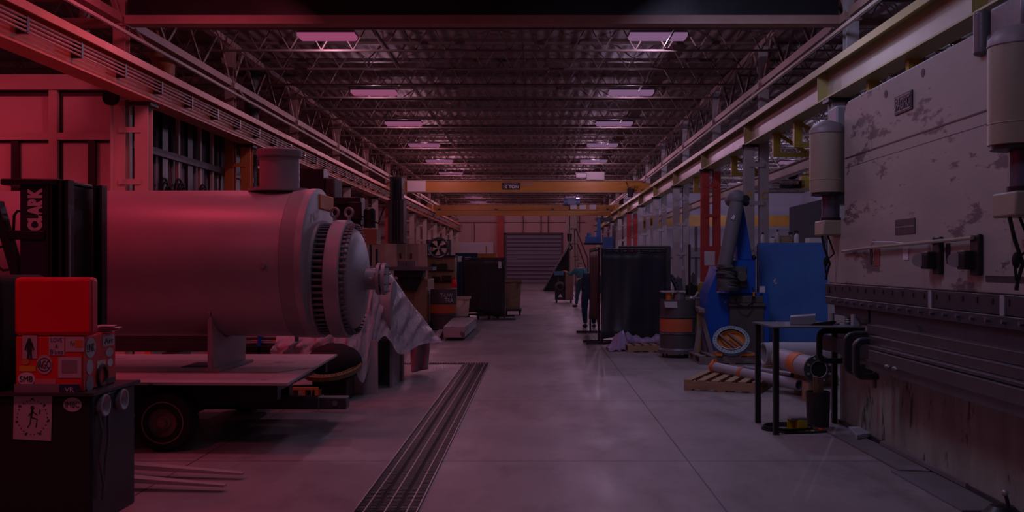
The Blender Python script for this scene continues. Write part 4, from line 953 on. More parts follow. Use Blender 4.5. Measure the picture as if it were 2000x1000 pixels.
# tarps & pallet
pallet((fx(1262, 18.9), 19.0, 0), .85, 1.0, wood, 'pale wooden pallet in front of the right welding curtain', .1)
def heap(name, pts, mt, lab, cat, seed):
    random.seed(seed); bm = bmesh.new(); 
    m = MB()
    for (px, py, y, rx, rz) in pts: m.ell(at(px, py, y), rx, rx*.9, rz, 18, 12)
    for i, p in enumerate(m.v):
        p.x += .03*math.sin(p.z*31+p.y*17+i*.02); p.z += .02*math.sin(p.x*37+p.y*23); p.z = max(p.z, .004)
    bm.free(); return m.bld(name, mt, None, lab, cat, ang=80)
rows = []
for j in range(9):
    t_ = j/8; row = []
    for i in range(15):
        u = i/14; x = fx(1186+62*u, 19.0); zz = max(.01, (fz(646, 19.0))*math.exp(-((u-.45)/.32)**2)*(1-t_**2*.95) + .03*math.sin(i*1.9+j)); row.append(Vector((x + .02*math.sin(j*2+i), 19.1 - .5*t_*(1-.3*u), zz if j else zz*.9)))
    rows.append(row)
MB().grid([[p+Vector((0, .35, -p.z*.9)) for p in rows[0]]] + rows).bld('purple_bag', tarpm, None, 'crumpled purple plastic bag on the floor before the right welding curtain', 'plastic bag', solid=.004, ang=80)
rows = []
for j in range(7):
    row = []
    for i in range(16):
        u = i/15; x = fx(1222+75*u, 19.0); a = math.pi*j/6; row.append(Vector((x, 19.05 - .22*math.cos(a)*(1+.1*math.sin(i)), .14 + .17*math.sin(a)*(1+.2*math.sin(i*1.7)) * (.75+.25*math.cos(u*6)))))
    rows.append(row)
MB().grid(rows).bld('folded_plastic', tarpm, None, 'long folded pale plastic lying on the pallet before the right welding curtain', 'plastic sheet', solid=.004, ang=80)
# drum on dolly
y = 17.6; rD = .30; xc = fx(1328, y-.3)
t = thing('steel_drum', 'grey steel drum with orange band on a wheeled dolly right of the black curtain', 'drum', (xc, y, 0))
zt = fz(585, y-.1)
MB().lathe([(rD-.03, zt-.02), (rD, zt), (rD, .70), (rD+.012, .69), (rD, .675), (rD, .42), (rD+.012, .405), (rD, .39), (rD, .13), (rD-.03, .12), (0, .12)], (xc, y, 0), (0, 0, 1), 48).bld('barrel', drumgrey, t)
MB().lathe([(rD+.003, .44), (rD+.003, .66)], (xc, y, 0), (0, 0, 1), 48, R(222), R(400)).bld('orange_band', drumor, t, 'orange band')
MB().lathe([(0, zt-.015), (rD-.02, zt-.015)], (xc, y, 0), (0, 0, 1), 40).bld('drum_lid', greymach, t)
MB().prism([(-.26, 0), (-.05, .0), (-.04, -.11), (-.24, -.10)], (xc-.0, y-rD-.0, zt-.03), (1, 0, 0), (0, 0, 1), (0, .12, 0)).bld('paper_label', pinkpaper, t, 'torn pale label')
MB().lathe([(0, .07), (rD+.03, .07), (rD+.03, .13), (rD, .16), (0, .16)], (xc, y, 0), (0, 0, 1), 40).bld('dolly', midsteel, t)
for a in range(5):
    g = 2*math.pi*a/5 - math.pi/2; q = (xc+math.cos(g)*.27, y+math.sin(g)*.27); MB().cyl((q[0]-.015, q[1], .04), (q[0]+.015, q[1], .04), .04, n=12).bld('caster', black, t)
zt2 = zt-.012
MB().cyl((xc-.16, y-.08, zt2), (xc-.16, y-.08, zt2+.13), .05).bld('orange_can', orange, None, 'small orange can under the round plate on the drum', 'can')
MB().cyl((xc+.02, y-.05, zt2), (xc+.02, y-.05, zt2+.13), .11, .10).bld('round_casting', midsteel, None, 'grey round casting on the drum lid', 'casting', bevel=.01)
MB().box(xc-.29, xc+.12, y-.16, y+.16, zt2+.133, zt2+.155).bld('round_plate', plate, None, 'flat grey plate bridging the orange can and casting on the drum', 'plate')
t = MB().tube([(xc+.22, y-.1, zt2+.02), (xc+.28, y-.15, zt2+.06), (xc+.33, y-.12, zt2+.14)], .02, 8).ell((xc+.22, y-.12, zt2+.035), .05, .04, .03).bld('spray_gun', silver, None, 'bright spray gun lying on the edge of the drum', 'spray gun')
# second drum, darker behind
xc2 = fx(1350, 19.3); MB().lathe([(0, 0), (.28, 0), (.28, .3), (.29, .31), (.28, .32), (.28, .6), (.29, .61), (.28, .62), (.28, .93), (0, .93)], (xc2, 19.3, 0), (0, 0, 1), 36).bld('brown_drum', rust, None, 'dark brown drum standing behind the wooden sawhorse', 'drum')
MB().box(xc2-.33, xc2+.2, 19.05, 19.6, .935, .96).bld('drum_cover', greymach, None, 'square dark cover on the brown drum', 'cover')
# sawhorse
y = 16.9
t = thing('sawhorse', 'narrow wooden A-frame sawhorse between the drum and the round flange', 'sawhorse', (fx(1372, y), y+.3, 0))
mw = M('weathered_wood', (.28, .22, .19), .8, amt=.6, scale=5, stretch=(6, 6, 1))
for yy in (y, y+.7):
    MB().bar((fx(1355, y), yy-.05, 0), (fx(1372, y), yy+.02, fz(608, y)), .07, .045, up=(0, 1, 0)).bld('leg', mw, t)
    MB().bar((fx(1391, y), yy-.05, 0.06), (fx(1368, y), yy+.02, fz(608, y)), .07, .045, up=(0, 1, 0)).bld('leg', mw, t)
MB().bar((fx(1368, y), y-.15, fz(606, y)), (fx(1376, y), y+.85, fz(606, y)), .09, .06).bld('top_beam', mw, t)
MB().bar((fx(1372, y), y+.35, .05), (fx(1372, y), y+.40, .75), .06, .03, up=(0, 1, 0)).bld('yellow_plank', bracketyel, None, 'yellow plank standing inside the wooden sawhorse', 'plank')
# ================================================================== BLUE ARM MACHINE
y = 18.2
t = thing('arm_machine', 'blue welding arm machine with tall grey and blue jointed arms', 'machine', (fx(1440, y), y, 0))
MB().prism([(fx(1382, y), 0), (fx(1430, y), 0), (fx(1430, y), fz(572, y)), (fx(1400, y), fz(572, y)), (fx(1402, y), fz(520, y)), (fx(1396, y), fz(540, y)), (fx(1382, y), fz(573, y))], (0, y, 0), (1, 0, 0), (0, 0, 1), (0, .9, 0)).bld('pedestal', blue, t, bevel=.01)
MB().box(fx(1425, y), fx(1500, y), y+.05, y+1.1, 0, fz(573, y)).bld('base_frame', blue, t, bevel=.01)
MB().box(fx(1488, y), fx(1500, y), y-.08, y+.05, 0, fz(573, y)).bld('blue_post', blue, t)
MB().box(fx(1424, y), fx(1490, y), y-.1, y+.05, fz(692, y), fz(598, y)).box(fx(1421, y), fx(1492, y), y-.14, y+.05, fz(598, y), fz(592, y)).box(fx(1424, y), fx(1490, y), y-.08, y+.05, fz(592, y), fz(578, y)).bld('grey_tank', greymach, t, bevel=.01)
MB().box(fx(1425, y), fx(1476, y), y, y+.9, fz(573, y), fz(508, y)).bld('turret', blue, t, bevel=.01)
MB().box(fx(1427, y), fx(1457, y), y-.06, y, fz(562, y), fz(521, y)).cyl((fx(1446, y), y-.2, fz(540, y)), (fx(1446, y), y-.05, fz(540, y)), .09).bld('gearbox', greymach, t, bevel=.01)
MB().tube([(fx(1412, y), y-.15, fz(520, y)), (fx(1422, y), y-.15, fz(470, y)), (fx(1431, y), y-.15, fz(420, y)), (fx(1436, y), y-.15, fz(396, y))], [.125, .125, .125, .12], 18).bld('grey_arm', armgrey, t, 'grey padded arm')
MB().prism([(-.02, 0), (.03, .07), (.06, .03), (.02, -.03)], (fx(1424, y), y-.29, fz(428, y)), (1, 0, 0), (0, 0, 1), (0, .02, 0)).bld('arm_mark', paper, t)
MB().ell((fx(1436, y), y-.1, fz(388, y)), .16, .16, .14).cyl((fx(1437, y), y-.15, fz(388, y)), (fx(1437, y), y+.3, fz(388, y)), .145, n=28).bld('elbow_joint', armgrey, t)
MB().cyl((fx(1452, y), y-.22, fz(390, y)), (fx(1452, y), y+.1, fz(390, y)), .07).ell((fx(1455, y), y-.1, fz(396, y)), .06, .1, .07).bld('elbow_motor', black, t)
MB().prism([(fx(1434, y), fz(402, y)), (fx(1455, y), fz(398, y)), (fx(1472, y), fz(500, y)), (fx(1474, y), fz(508, y)), (fx(1444, y), fz(508, y)), (fx(1443, y), fz(497, y))], (0, y+.12, 0), (1, 0, 0), (0, 0, 1), (0, .22, 0)).bld('blue_arm', blue, t, 'blue lower arm', bevel=.015)
MB().ell((fx(1475, y), y+.1, fz(503, y)), .04, .05, .05).bld('pivot', black, t)
m = MB().lathe([(.13, 0), (.16, .05), (.135, .09), (.18, .15), (.15, .2), (.19, .27), (.17, .33), (.20, .4), (.19, .46), (.0, .46)], (fx(1414, y), y-.15, fz(517, y)), (-.0, 0, -1), 24)
for i, p in enumerate(m.v): p.x += .018*math.sin(p.z*40+p.y*9)+(fz(517, y)-p.z)*.12; p.y += .02*math.sin(i*.7)
m.bld('fabric_cuff', cloth_grey, t, 'crumpled grey fabric cuff')
m = MB()
for k in range(3): m.torus((fx(1416+3*k, y), y-.15, fz(530+14*k, y)), (.1, .1, 1), .19, .009, 20, 5)
m.tube([(fx(1432, y), y-.16, fz(582, y)), (fx(1438, y), y-.22, fz(594, y)), (fx(1452, y), y-.22, fz(599, y)), (fx(1464, y), y-.18, fz(592, y)), (fx(1470, y), y-.1, fz(570, y)), (fx(1468, y), y-.05, fz(562, y))], .012, 6)
m.bld('cable', blackmat, t)
MB().box(fx(1467, y), fx(1470, y), y-.17, y-.14, fz(578, y), fz(570, y)).bld('yellow_plug', yelpaper, t, 'yellow plug')
MB().box(fx(1483, y), fx(1493, y), y-.05, y+.0, fz(571, y), fz(559, y)).bld('switch_box', paper, t, 'pale switch box')
for px, py in ((1416, 590), (1503, 589)): MB().cyl((fx(px, y), y-.02, fz(py, y)), (fx(px, y), y, fz(py, y)), .015, n=12).bld('bolt', silver, t)
# blue board = back of a storage rack
y = 19.4
t = thing('blue_board', 'large bright blue board standing behind the steel table', 'board', (fx(1550, y), y, 0))
MB().prism([(fx(1484, y), .12), (fx(1624, y), .12), (fx(1622, y), .9), (fx(1613, y), fz(474, y)), (fx(1481, y), fz(474, y))], (0, y, 0), (1, 0, 0), (0, 0, 1), (0, .04, 0)).bld('board', bluepanel, t)
MB().prism([(0, 0), (.05, .05), (.03, -.06)], (fx(1510, y), y-.012, fz(548, y)), (1, 0, 0), (0, 0, 1), (0, .01, 0)).prism([(0, 0), (.03, .05), (.05, .02)], (fx(1513, y), y-.012, fz(556, y)), (1, 0, 0), (0, 0, 1), (0, .01, 0)).bld('tape_scrap', paper, t, 'torn pale tape')
m = MB()
for px in (1490, 1610): m.box(fx(px, y)-.04, fx(px, y)+.04, y+.04, y+.7, 0, .12); m.box(fx(px, y)-.02, fx(px, y)+.02, y+.04, y+.08, .12, 1.9)
m.bld('foot', darksteel, t)
y = 19.9
t = thing('supply_shelf', 'supply shelf behind the blue board with bottles on its top', 'shelf', (fx(1550, y), y, 0)); zs = fz(475, y)
MB().box(fx(1484, y), fx(1617, y), y-.3, y+.3, zs-.04, zs).bld('shelf_top', wood, t)
for px in (1486, 1613):
    for yy in (y-.27, y+.27): MB().box(fx(px, y)-.02, fx(px, y)+.02, yy-.02, yy+.02, 0, zs-.04).bld('post', darksteel, t)
def bottle(px, y, h, r, mt, lab, spray=False):
    t = thing('spray_bottle' if spray else 'bottle', lab, 'bottle', (fx(px, y), y, zs), 'bottles on the supply shelf'); b = (fx(px, y), y, zs)
    MB().lathe([(0, 0), (r, .0), (r, h*.62), (r*.45, h*.78), (r*.4, h*.85), (0, h*.85)], b, (0, 0, 1), 16).bld('container', mt, t)
    m = MB().lathe([(0, h*.84), (r*.5, h*.84), (r*.5, h), (0, h)], b, (0, 0, 1), 12)
    if spray: m.box(b[0]-.055, b[0]+.03, y-.012, y+.012, zs+h*.94, zs+h*1.1); m.bar((b[0]-.03, y, zs+h*.95), (b[0]-.05, y, zs+h*.75), .01, .012)
    m.bld('cap', black if not spray else darksteel, t)
bottle(1490, 19.7, .20, .04, paper, 'small pale bottle at the left end of the supply shelf')
bottle(1509, 19.7, .12, .055, paper, 'low wide pale jar on the supply shelf')
bottle(1519, 19.7, .26, .04, cream, 'tall pale bottle left of the wood pieces on the supply shelf')
bottle(1545, 20.0, .20, .035, cream, 'pale spray bottle right of the wood pieces, left one', True)
bottle(1556, 19.7, .22, .05, paper, 'white spray bottle standing right of the wood pieces, right one', True)
m = MB()
for k in range(5): m.box(fx(1522, y), fx(1545, y), y-.1+k*.01, y+.1, zs+.005+k*.03, zs+.027+k*.03)
m.bld('wood_pieces', wood, None, 'low stack of wood pieces between bottles on the supply shelf', 'wood pieces', origin=(fx(1533, y), y, zs))
MB().box(fx(1577, y), fx(1607, y), y-.1, y+.2, zs+.001, zs+.1).bld('white_box', paper, None, 'flat white box at the right end of the supply shelf', 'box', bevel=.01)
y = 22.0
MB().prism([(fx(1543, y), 0), (fx(1640, y), 0), (fx(1640, y), fz(382, y)), (fx(1603, y), fz(390, y)), (fx(1543, y), fz(405, y))], (0, y, 0), (1, 0, 0), (0, 0, 1), (0, .08, 0)).bld('grey_panel', M('panel_grey', (.20, .19, .21), .6, amt=.3), None, 'tall grey sheet panel behind the supply shelf and left press cylinder', 'panel')
# workbench clutter behind the drum
y = 24.5
t = thing('workbench', 'cluttered grey workbench behind the drum and red column', 'workbench', (fx(1345, y), y, 0)); zb = fz(575, y)
MB().box(fx(1312, y), fx(1382, y), y-.4, y+.5, zb-.06, zb).bld('bench_top', greymach, t)
for px in (1314, 1380): MB().box(fx(px, y)-.03, fx(px, y)+.03, y-.35, y+.4, 0, zb-.06).bld('leg', greymach, t)
for px, w, h, mt, nm, lb in ((1324, 13, 32, midsteel, 'parts_bin', 'grey parts bin on the workbench'), (1349, 20, 18, black, 'monitor_box', 'dark box in the middle of the workbench'), (1370, 18, 19, bracketyel, 'yellow_case', 'yellow case at the right end of the workbench'), (1356, 8, 40, midsteel, 'grinder_head', 'tall grey grinder at the back of the workbench'), (1336, 8, 48, pinkpaper, 'paper_rack', 'pale narrow rack on the workbench')):
    MB().box(fx(px-w/2, y), fx(px+w/2, y), y-.15+(.2 if h > 35 else 0), y+.1+(.2 if h > 35 else 0), zb+.002, zb+h*y/F).ell((fx(px, y), y+(.2 if h > 35 else 0), zb+h*y/F), w*.3*y/F, .1, .07).bld(nm, mt, None, lb, 'case' if 'case' in nm else 'box', bevel=.02)
MB().tube([(fx(1343, y), y-.3, 0), (fx(1343, y), y-.3, fz(478, y))], .03, 8).bld('pole', darksteel, None, 'thin dark pole standing before the workbench', 'pole')
# ================================================================== PIPES AND PALLETS, RIGHT
pallet((fx(1430, 13.3), 13.35, 0), .95, 1.25, wood, 'pale wooden pallet carrying the long thin pipes', R(-22))
pallet((fx(1560, 13.6), 13.9, 0), .9, .95, wood, 'wooden pallet farther right under the flanged pipe', R(5))
pallet((fx(1422, 16.5), 16.7, 0), 1.05, .9, M('old_pallet_wood', (.26, .22, .2), .8, amt=.6, scale=4), 'grey weathered pallet beneath the round flange', R(3))
# round flange (tube sheet) leaning
y = 16.4
t = thing('round_flange', 'round machined flange with pale bolted rim and orange inside leaning on the grey pallet', 'flange', (fx(1428, y), y, .14))
oc = Vector((fx(1428, y), y, .385)); ax = Vector((-.12, -.62, .62)).normalized(); _, _, ua, ub, ud = MB().frame(oc, oc+ax)
MB().lathe([(.225, .0), (.29, .0), (.30, -.02), (.30, -.06), (.27, -.10), (.235, -.10), (.225, -.03)], oc, ax, 56).bld('rim', M('machined_rim', (.20, .25, .28), .45, .3), t)
MB().lathe([(.228, -.03), (.2, -.09), (.12, -.13), (0, -.14)], oc, ax, 48).bld('inner_dish', woodo, t, 'orange dished inside')
m = MB()
for i in range(32):
    a = 2*math.pi*i/32; q = oc + ua*math.cos(a)*.262 + ub*math.sin(a)*.262; m.cyl(q+ax*.001, q+ax*.005, .009, n=8)
m.bld('bolt_hole', black, t)
for s in (-.09, .08): MB().bar(oc+ua*(-.15+s)+ub*(-.16)-ax*.03, oc+ua*(.13+s)+ub*.14-ax*.03, .035, .05, up=ax).bld('dark_bar', rust, t, 'dark bar across the inside')
for k in range(9):
    a = R(232+k*9.5); q = oc + ua*math.cos(a)*.215 + ub*math.sin(a)*.215 - ax*.03; MB().bar(q, q+ax*.05, .028, .012).bld('rim_tab', silver, t)
MB().box(fx(1399, 16.2), fx(1411, 16.2), 16.2, 16.6, .137, .17).box(fx(1445, 16.2), fx(1475, 16.2), 16.25, 16.5, .137, .165).bld('wedge', orange, None, 'orange flat wedges on the grey pallet below the round flange', 'wedge')
def pipe(p0, p1, r, mt, lab, bands=(), n=32, inner=.86):
    p0, p1 = Vector(p0), Vector(p1); L = (p1-p0).length; t = thing('steel_pipe', lab, 'pipe', (p0+p1)/2)
    MB().lathe([(r*inner, 0), (r, 0), (r, L), (r*inner, L), (r*inner, 0)], p0, p1-p0, n).bld('tube', mt, t)
    MB().lathe([(0, L*.5), (r*inner, L*.5)], p0, p1-p0, n).bld('dark_bore', blackmat, t)
    for a, w in bands: MB().lathe([(r, a), (r+.008, a), (r+.008, a+w), (r, a+w)], p0, p1-p0, n).bld('orange_band', orange, t, 'orange band')
    return t
p = pipe(at(1393, 716.5, 13.9), at(1562, 752, 12.3), .068, pipegrey, 'long thin grey pipe with orange end lying across the pale pallet, nearer one', ((0, .06), (.62, .05)))
m = MB()
for i in range(8):
    a = 2*math.pi*i/8; c = at(1393, 716.5, 13.9); m.cyl(c+Vector((-.02, -.085*math.cos(a), .085*math.sin(a))), c+Vector((.05, -.085*math.cos(a), .085*math.sin(a))), .012, n=6)
m.lathe([(.066, 0), (.10, 0), (.10, .02), (.066, .02)], at(1393, 716.5, 13.9), (1, -.5, 0), 28).bld('end_collar', orange, p, 'orange bolted collar')
pipe(at(1455, 721, 13.7), at(1547, 734, 13.2), .055, midsteel, 'short grey pipe with dark open end behind the long thin pipe')
pipe(at(1490, 691, 13.9), at(1640, 690, 14.1), .155, M('pipe_white_primer', (.50, .48, .52), .5, amt=.25), 'thick pale pipe with open left end behind the table legs')
MB().box(fx(1495, 14), fx(1600, 14), 13.85, 14.15, 0, fz(713, 14)-.01).bld('pipe_cradle', wood, None, 'wooden cradle under the thick pale pipe', 'cradle')
p = pipe(at(1525, 700, 13.0), at(1596, 720, 11.6), .125, pipegrey, 'flanged grey pipe with orange band pointing at the camera by the press', ((.62, .28),))
oc = at(1597, 720.5, 11.55); ax = (at(1596, 720, 11.6)-at(1525, 700, 13.0)).normalized()
MB().lathe([(.095, 0), (.16, 0), (.165, .01), (.165, .03), (.16, .04), (.095, .04), (.095, 0)], oc, ax, 40).bld('end_flange', darksteel, p)
MB().lathe([(.088, .042), (.097, .046), (.097, .0)], oc, ax, 40).bld('bore_rim', silver, p, 'bright bore rim'); MB().lathe([(0, .02), (.094, .02)], oc, ax, 30).bld('dark_bore', blackmat, p)
_, _, ua, ub, ud = MB().frame(oc, oc+ax); m = MB()
for i in range(8):
    a = 2*math.pi*(i+.5)/8; q = oc + ua*math.cos(a)*.132 + ub*math.sin(a)*.132; MB().cyl(q+ax*.03, q+ax*.06, .014, n=6).bld('nut', silver, p)
MB().box(fx(1575, 11.9), fx(1600, 11.9), 11.8, 12.1, 0, .22).bld('pipe_block', wood, None, 'wood block propping the front end of the flanged pipe', 'wood block')
MB().box(fx(1555, 12.6), fx(1590, 12.6), 12.5, 12.7, 0, .27).bld('pipe_block', wood, None, 'wood block under the middle of the flanged pipe', 'wood block')
rows = [[Vector((fx(1555+i*9, 13.2), 13.1+.1*j, max(.142, .16+.06*math.sin(i*1.3+j*2)+.05*math.sin(j*1.1)))) for i in range(9)] for j in range(7)]
MB().grid(rows).bld('plastic_scrap', sheetm, None, 'crumpled clear plastic scrap on the pallet behind the flanged pipe', 'plastic scrap', solid=.004, ang=80)
# ------------------------------------------------------------------ table
t = thing('steel_table', 'grey steel plate table on thin dark legs beside the press', 'table', (2.65, 9.95, 0))
MB().prism([(2.17, 10.35), (2.19, 9.52), (3.08, 9.50), (3.02, 10.35)], (0, 0, 1.0), (1, 0, 0), (0, 1, 0), (0, 0, .014)).bld('tabletop', midsteel, t)
for x, y in ((2.215, 10.3), (2.23, 9.58), (2.985, 10.3)): MB().box(x-.025, x+.025, y-.025, y+.025, 0, 1.0).bld('leg', black, t)
def ontable(name, mb, mt, lab, cat, bev=.003): mb.bld(name, mt, None, lab, cat, bevel=bev)
m = MB(); a = (2.55, 9.83, 1.015)
m.prism([(0, 0), (.25, 0), (.25, .09), (0, .075)], (2.42, 9.82, 1.015), (1, .05, 0), (0, 0, 1), (.08, .30, 0)).bld('steel_block', pipegrey, None, 'grey rectangular steel channel block lying on the steel table', 'steel block', bevel=.004)
MB().prism([(0, 0), (.22, 0), (.26, .03), (.24, .045), (.05, .02)], (2.58, 9.72, 1.015), (1, 0, 0), (0, 0, 1), (0, .04, 0)).bld('dark_tool', blackmat, None, 'dark flat hand tool in front of the steel block on the table', 'tool')
MB().cyl((2.86, 9.9, 1.015), (2.86, 9.9, 1.025), .06, n=28).bld('small_disc', midsteel, None, 'small flat grey disc on the steel table', 'disc')
MB().box(2.965, 3.03, 9.62, 9.70, 1.015, 1.12).bld('small_block', pipegrey, None, 'small upright grey block at the right end of the steel table', 'steel block', bevel=.003)
MB().cyl((2.93, 10.2, 1.015), (2.93, 10.2, 1.11), .025).bld('small_can', silver, None, 'small bright can at the back right of the steel table', 'can')
m = MB()
for k in range(4): m.torus((3.03, 9.95, 1.03+.02*k), (0, .1, 1), .05-.004*k, .008, 20, 6)
m.bld('wire_coil', midsteel, None, 'small wire coil at the right end of the steel table', 'wire coil')
# bucket, stub, pedal box, cables, plates
m = MB().lathe([(0, 0), (.105, 0), (.118, .35), (.11, .35), (.10, .02), (0, .02)], (fx(1602, 9.95), 10.03, 0), (0, 0, 1), 36)
m.bld('steel_bucket', darksteel, None, 'dark cylindrical steel bucket on the floor at the press corner', 'bucket')
for i, (px, dz) in enumerate(((1592, .5), (1603, .49))):
    MB().bar((fx(px+6, 10), 10.03+.02*i, .025), (fx(px, 10), 10.0, dz), .04, .03, up=(0, 1, 0)).bld('wood_stick', rust if i else wood, None, '%s wooden stick standing in the steel bucket' % ('pale', 'dark')[i], 'stick')
y = 9.75
t = thing('foot_switch', 'small yellow foot switch box on the floor under the steel table', 'foot switch', (fx(1560, y), y, 0))
MB().box(fx(1543, y), fx(1577, y), y-.02, y+.12, 0, .02).box(fx(1558, y), fx(1576, y), y-.02, y+.12, .02, .11).box(fx(1543, y), fx(1558, y), y+.1, y+.12, .02, .12).bld('housing', M('foot_switch_yellow', (.55, .42, .02), .5), t, bevel=.004)
MB().prism([(0, 0), (.17, 0), (.16, .02), (.01, .02)], (fx(1543, y), y-.01, .112), (1, 0, 0), (0, 0, 1), (0, .13, 0)).bld('cover', midsteel, t)
m = MB()
for k in range(3): m.tube([(fx(1535+6*k, y)+.2*math.cos(q*.33)*(1+.1*k), y+.12+.16*math.sin(q*.33)*(1+.15*k), .012+.012*k) for q in range(19)], .009, 6, True)
m.tube([(fx(1500, y), y+.1, .01), (fx(1530, y), y-.12, .01), (fx(1580, y), y-.1, .01), (fx(1612, y), y-.05, .01)], .011, 6)
m.bld('cable_coil', blackmat, None, 'black cable loops lying around the yellow foot switch', 'cable')
MB().tube([(fx(1580, y), y+.05, .02), (fx(1590, y), y, .03), (fx(1600, y), y+.05, .02), (fx(1606, y), y-.02, .02)], .014, 6).bld('orange_plug_cord', woodo, None, 'short orange plug cord beside the yellow foot switch', 'cord')
def fl(px, py): y = 3200/(py-515); return (fx(px, y), y)
def fplate(pp, z, th, lab, mt=None):
    MB().prism([fl(*p) for p in pp], (0, 0, z), (1, 0, 0), (0, 1, 0), (0, 0, th)).bld('floor_plate', mt or plate2, None, lab, 'steel plate', 'steel plates on the floor by the press')
plate2 = M('floor_plate_steel', (.24, .24, .25), .5, .2, amt=.4, scale=2)
fplate([(1604, 839), (1756, 921), (1817, 924), (1742, 882), (1640, 836)], .004, .012, 'long steel plate on the floor from the bucket along the press')
fplate([(1740, 922), (1879, 1000), (1980, 1000), (1830, 926)], .002, .010, 'nearest steel plate on the floor by the press')
fplate([(1718, 873), (1886, 958), (1915, 957), (1734, 870)], .020, .03, 'narrow thick steel strip against the press base')
MB().prism([fl(1657, 845), fl(1674, 862), fl(1706, 857), fl(1690, 844)], (0, 0, .018), (1, 0, 0), (0, 1, 0), (0, 0, .04)).bld('concrete_block', pipegrey, None, 'flat pale block lying on the long steel plate', 'block', bevel=.004)
# ================================================================== PRESS BRAKE
t = thing('press_brake', 'huge cream hydraulic press brake filling the right side', 'press', (3.6, 7.5, 0)); XF = 3.0
def yz(pts): return pts
# ram plate: rounded corners top; polygon in (y,z)
pl = [(4.0, 1.40), (10.55, 1.40), (10.55, 1.95), (10.02, 2.05), (10.02, 3.06), (9.98, 3.13), (9.90, 3.17), (6.95, 3.18), (6.85, 3.14), (6.80, 3.05), (6.80, 2.35), (4.0, 2.35)]
rp = MB().prism(pl, (XF, 0, 0), (0, 1, 0), (0, 0, 1), (.10, 0, 0)).bld('ram_plate', pressp, t, bevel=.012)
MB().box(3.1, 3.9, 6.9, 9.9, 1.5, 3.10).bld('frame_body', pressp, t)
m = MB().box(XF-.004, XF+.01, 6.80, 9.98, 2.618, 2.63)
m.box(XF-.002, XF+.01, 6.82, 9.98, 2.53, 2.534); m.box(XF-.002, XF+.01, 9.18, 9.184, 2.63, 2.84)
m.bld('seam', black, rp)
pz = MB().box(XF-.012, XF, 8.18, 8.58, 2.84, 2.99).bld('name_plate', darksteel, rp, 'dark raised name plate')
MB().box(XF-.016, XF-.012, 8.20, 8.56, 2.855, 2.86).box(XF-.016, XF-.012, 8.20, 8.56, 2.97, 2.975).box(XF-.016, XF-.012, 8.20, 8.205, 2.855, 2.975).box(XF-.016, XF-.012, 8.555, 8.56, 2.855, 2.975).bld('plate_border', silver, pz)
text_mesh('PACIFIC', 'name_lettering', midsteel, pz, (XF-.016, 8.38, 2.915), (0, -1, 0), (0, 0, 1), .085, .31)
for y, z in ((8.82, 3.06), (7.97, 3.085)): MB().cyl((XF-.003, y, z), (XF+.02, y, z), .035, n=20).bld('round_hole', black, rp)
m = MB(); m.prism([(-.04, .0), (.04, .0), (.04, -.1), (.02, -.15), (-.02, -.15), (-.04, -.1)], (XF-.004, 9.2, 1.74), (0, 1, 0), (0, 0, 1), (.02, 0, 0)); m.bld('slot_hole', black, rp); m = MB()
m.prism([(-.04, .0), (.04, .0), (.04, -.1), (.02, -.15), (-.02, -.15), (-.04, -.1)], (XF-.004, 7.48, 1.75), (0, 1, 0), (0, 0, 1), (.02, 0, 0))
m.bld('slot_hole', black, rp)
MB().box(XF-.006, XF, 8.13, 8.58, 1.84, 1.965).bld('rating_plate', darksteel, rp, 'dark rating plate'); MB().box(XF-.008, XF-.006, 8.14, 8.57, 1.90, 1.905).bld('rating_line', silver, rp)
MB().box(XF-.005, XF, 8.97, 9.12, 1.58, 1.73).bld('warning_sign', M('faded_red', (.30, .08, .07), .6), rp, 'faded red warning sign')
MB().box(XF-.005, XF, 8.28, 8.40, 1.63, 1.73).bld('small_notice', paper, rp, 'small white notice')
MB().tube([(XF-.03, 9.98, 1.72), (XF-.05, 9.2, 1.74), (XF-.05, 6.95, 1.775)], .014, 8).bld('gauge_rod', presscyl, t)
MB().tube([(XF-.05, 9.1, 1.74), (XF-.07, 8.95, 1.79), (XF-.05, 8.5, 1.78), (XF-.04, 8.2, 1.76)], .006, 6).bld('cable', paper, t)
for y in (7.72, 7.05):
    k = MB().box(XF-.035, XF, y-.16, y-.02, 1.52, 1.80).box(XF-.10, XF, y-.09, y+.04, 1.56, 1.69).bld('back_gauge_gearbox', black, t, bevel=.01)
    MB().cyl((XF-.12, y+.02, 1.625), (XF-.06, y+.12, 1.625), .05, n=24).bld('hand_knob', silver, k, 'bright round hand knob')
MB().box(XF-.004, XF, 6.25, 6.85, 1.48, 1.52).bld('dark_slot', darksteel, rp)
# ram tooling
r1 = MB().box(2.965, 3.06, 4.0, 10.56, 1.27, 1.40).bld('tool_clamp', presstool, t, bevel=.005)
r2 = MB().box(2.94, 3.06, 4.0, 10.45, 1.19, 1.268).bld('clamp_ledge', presstool, t, bevel=.005)
MB().box(2.985, 3.05, 9.25, 10.3, 1.09, 1.19).box(2.975, 3.05, 4.0, 9.15, 1.04, 1.19).bld('punch', presstool, t, bevel=.005)
m = MB(); m2 = MB()
for i in range(26):
    y = 10.2 - i*.235; m.box(2.960, 2.966, y-.012, y+.012, 1.335, 1.375); m2.cyl((2.915, y, 1.235), (2.945, y, 1.235), .017, n=6)
m.cyl((2.955, 10.42, 1.34), (2.966, 10.42, 1.34), .04, n=20)
m.bld('adjusting_slot', black, r1); m2.bld('clamp_bolt', midsteel, r2)
for y in (7.72, 6.52): MB().box(2.955, 2.966, y-.03, y+.03, 1.20, 1.40).bld('pale_strap', pipegrey, r1, 'pale vertical strap')
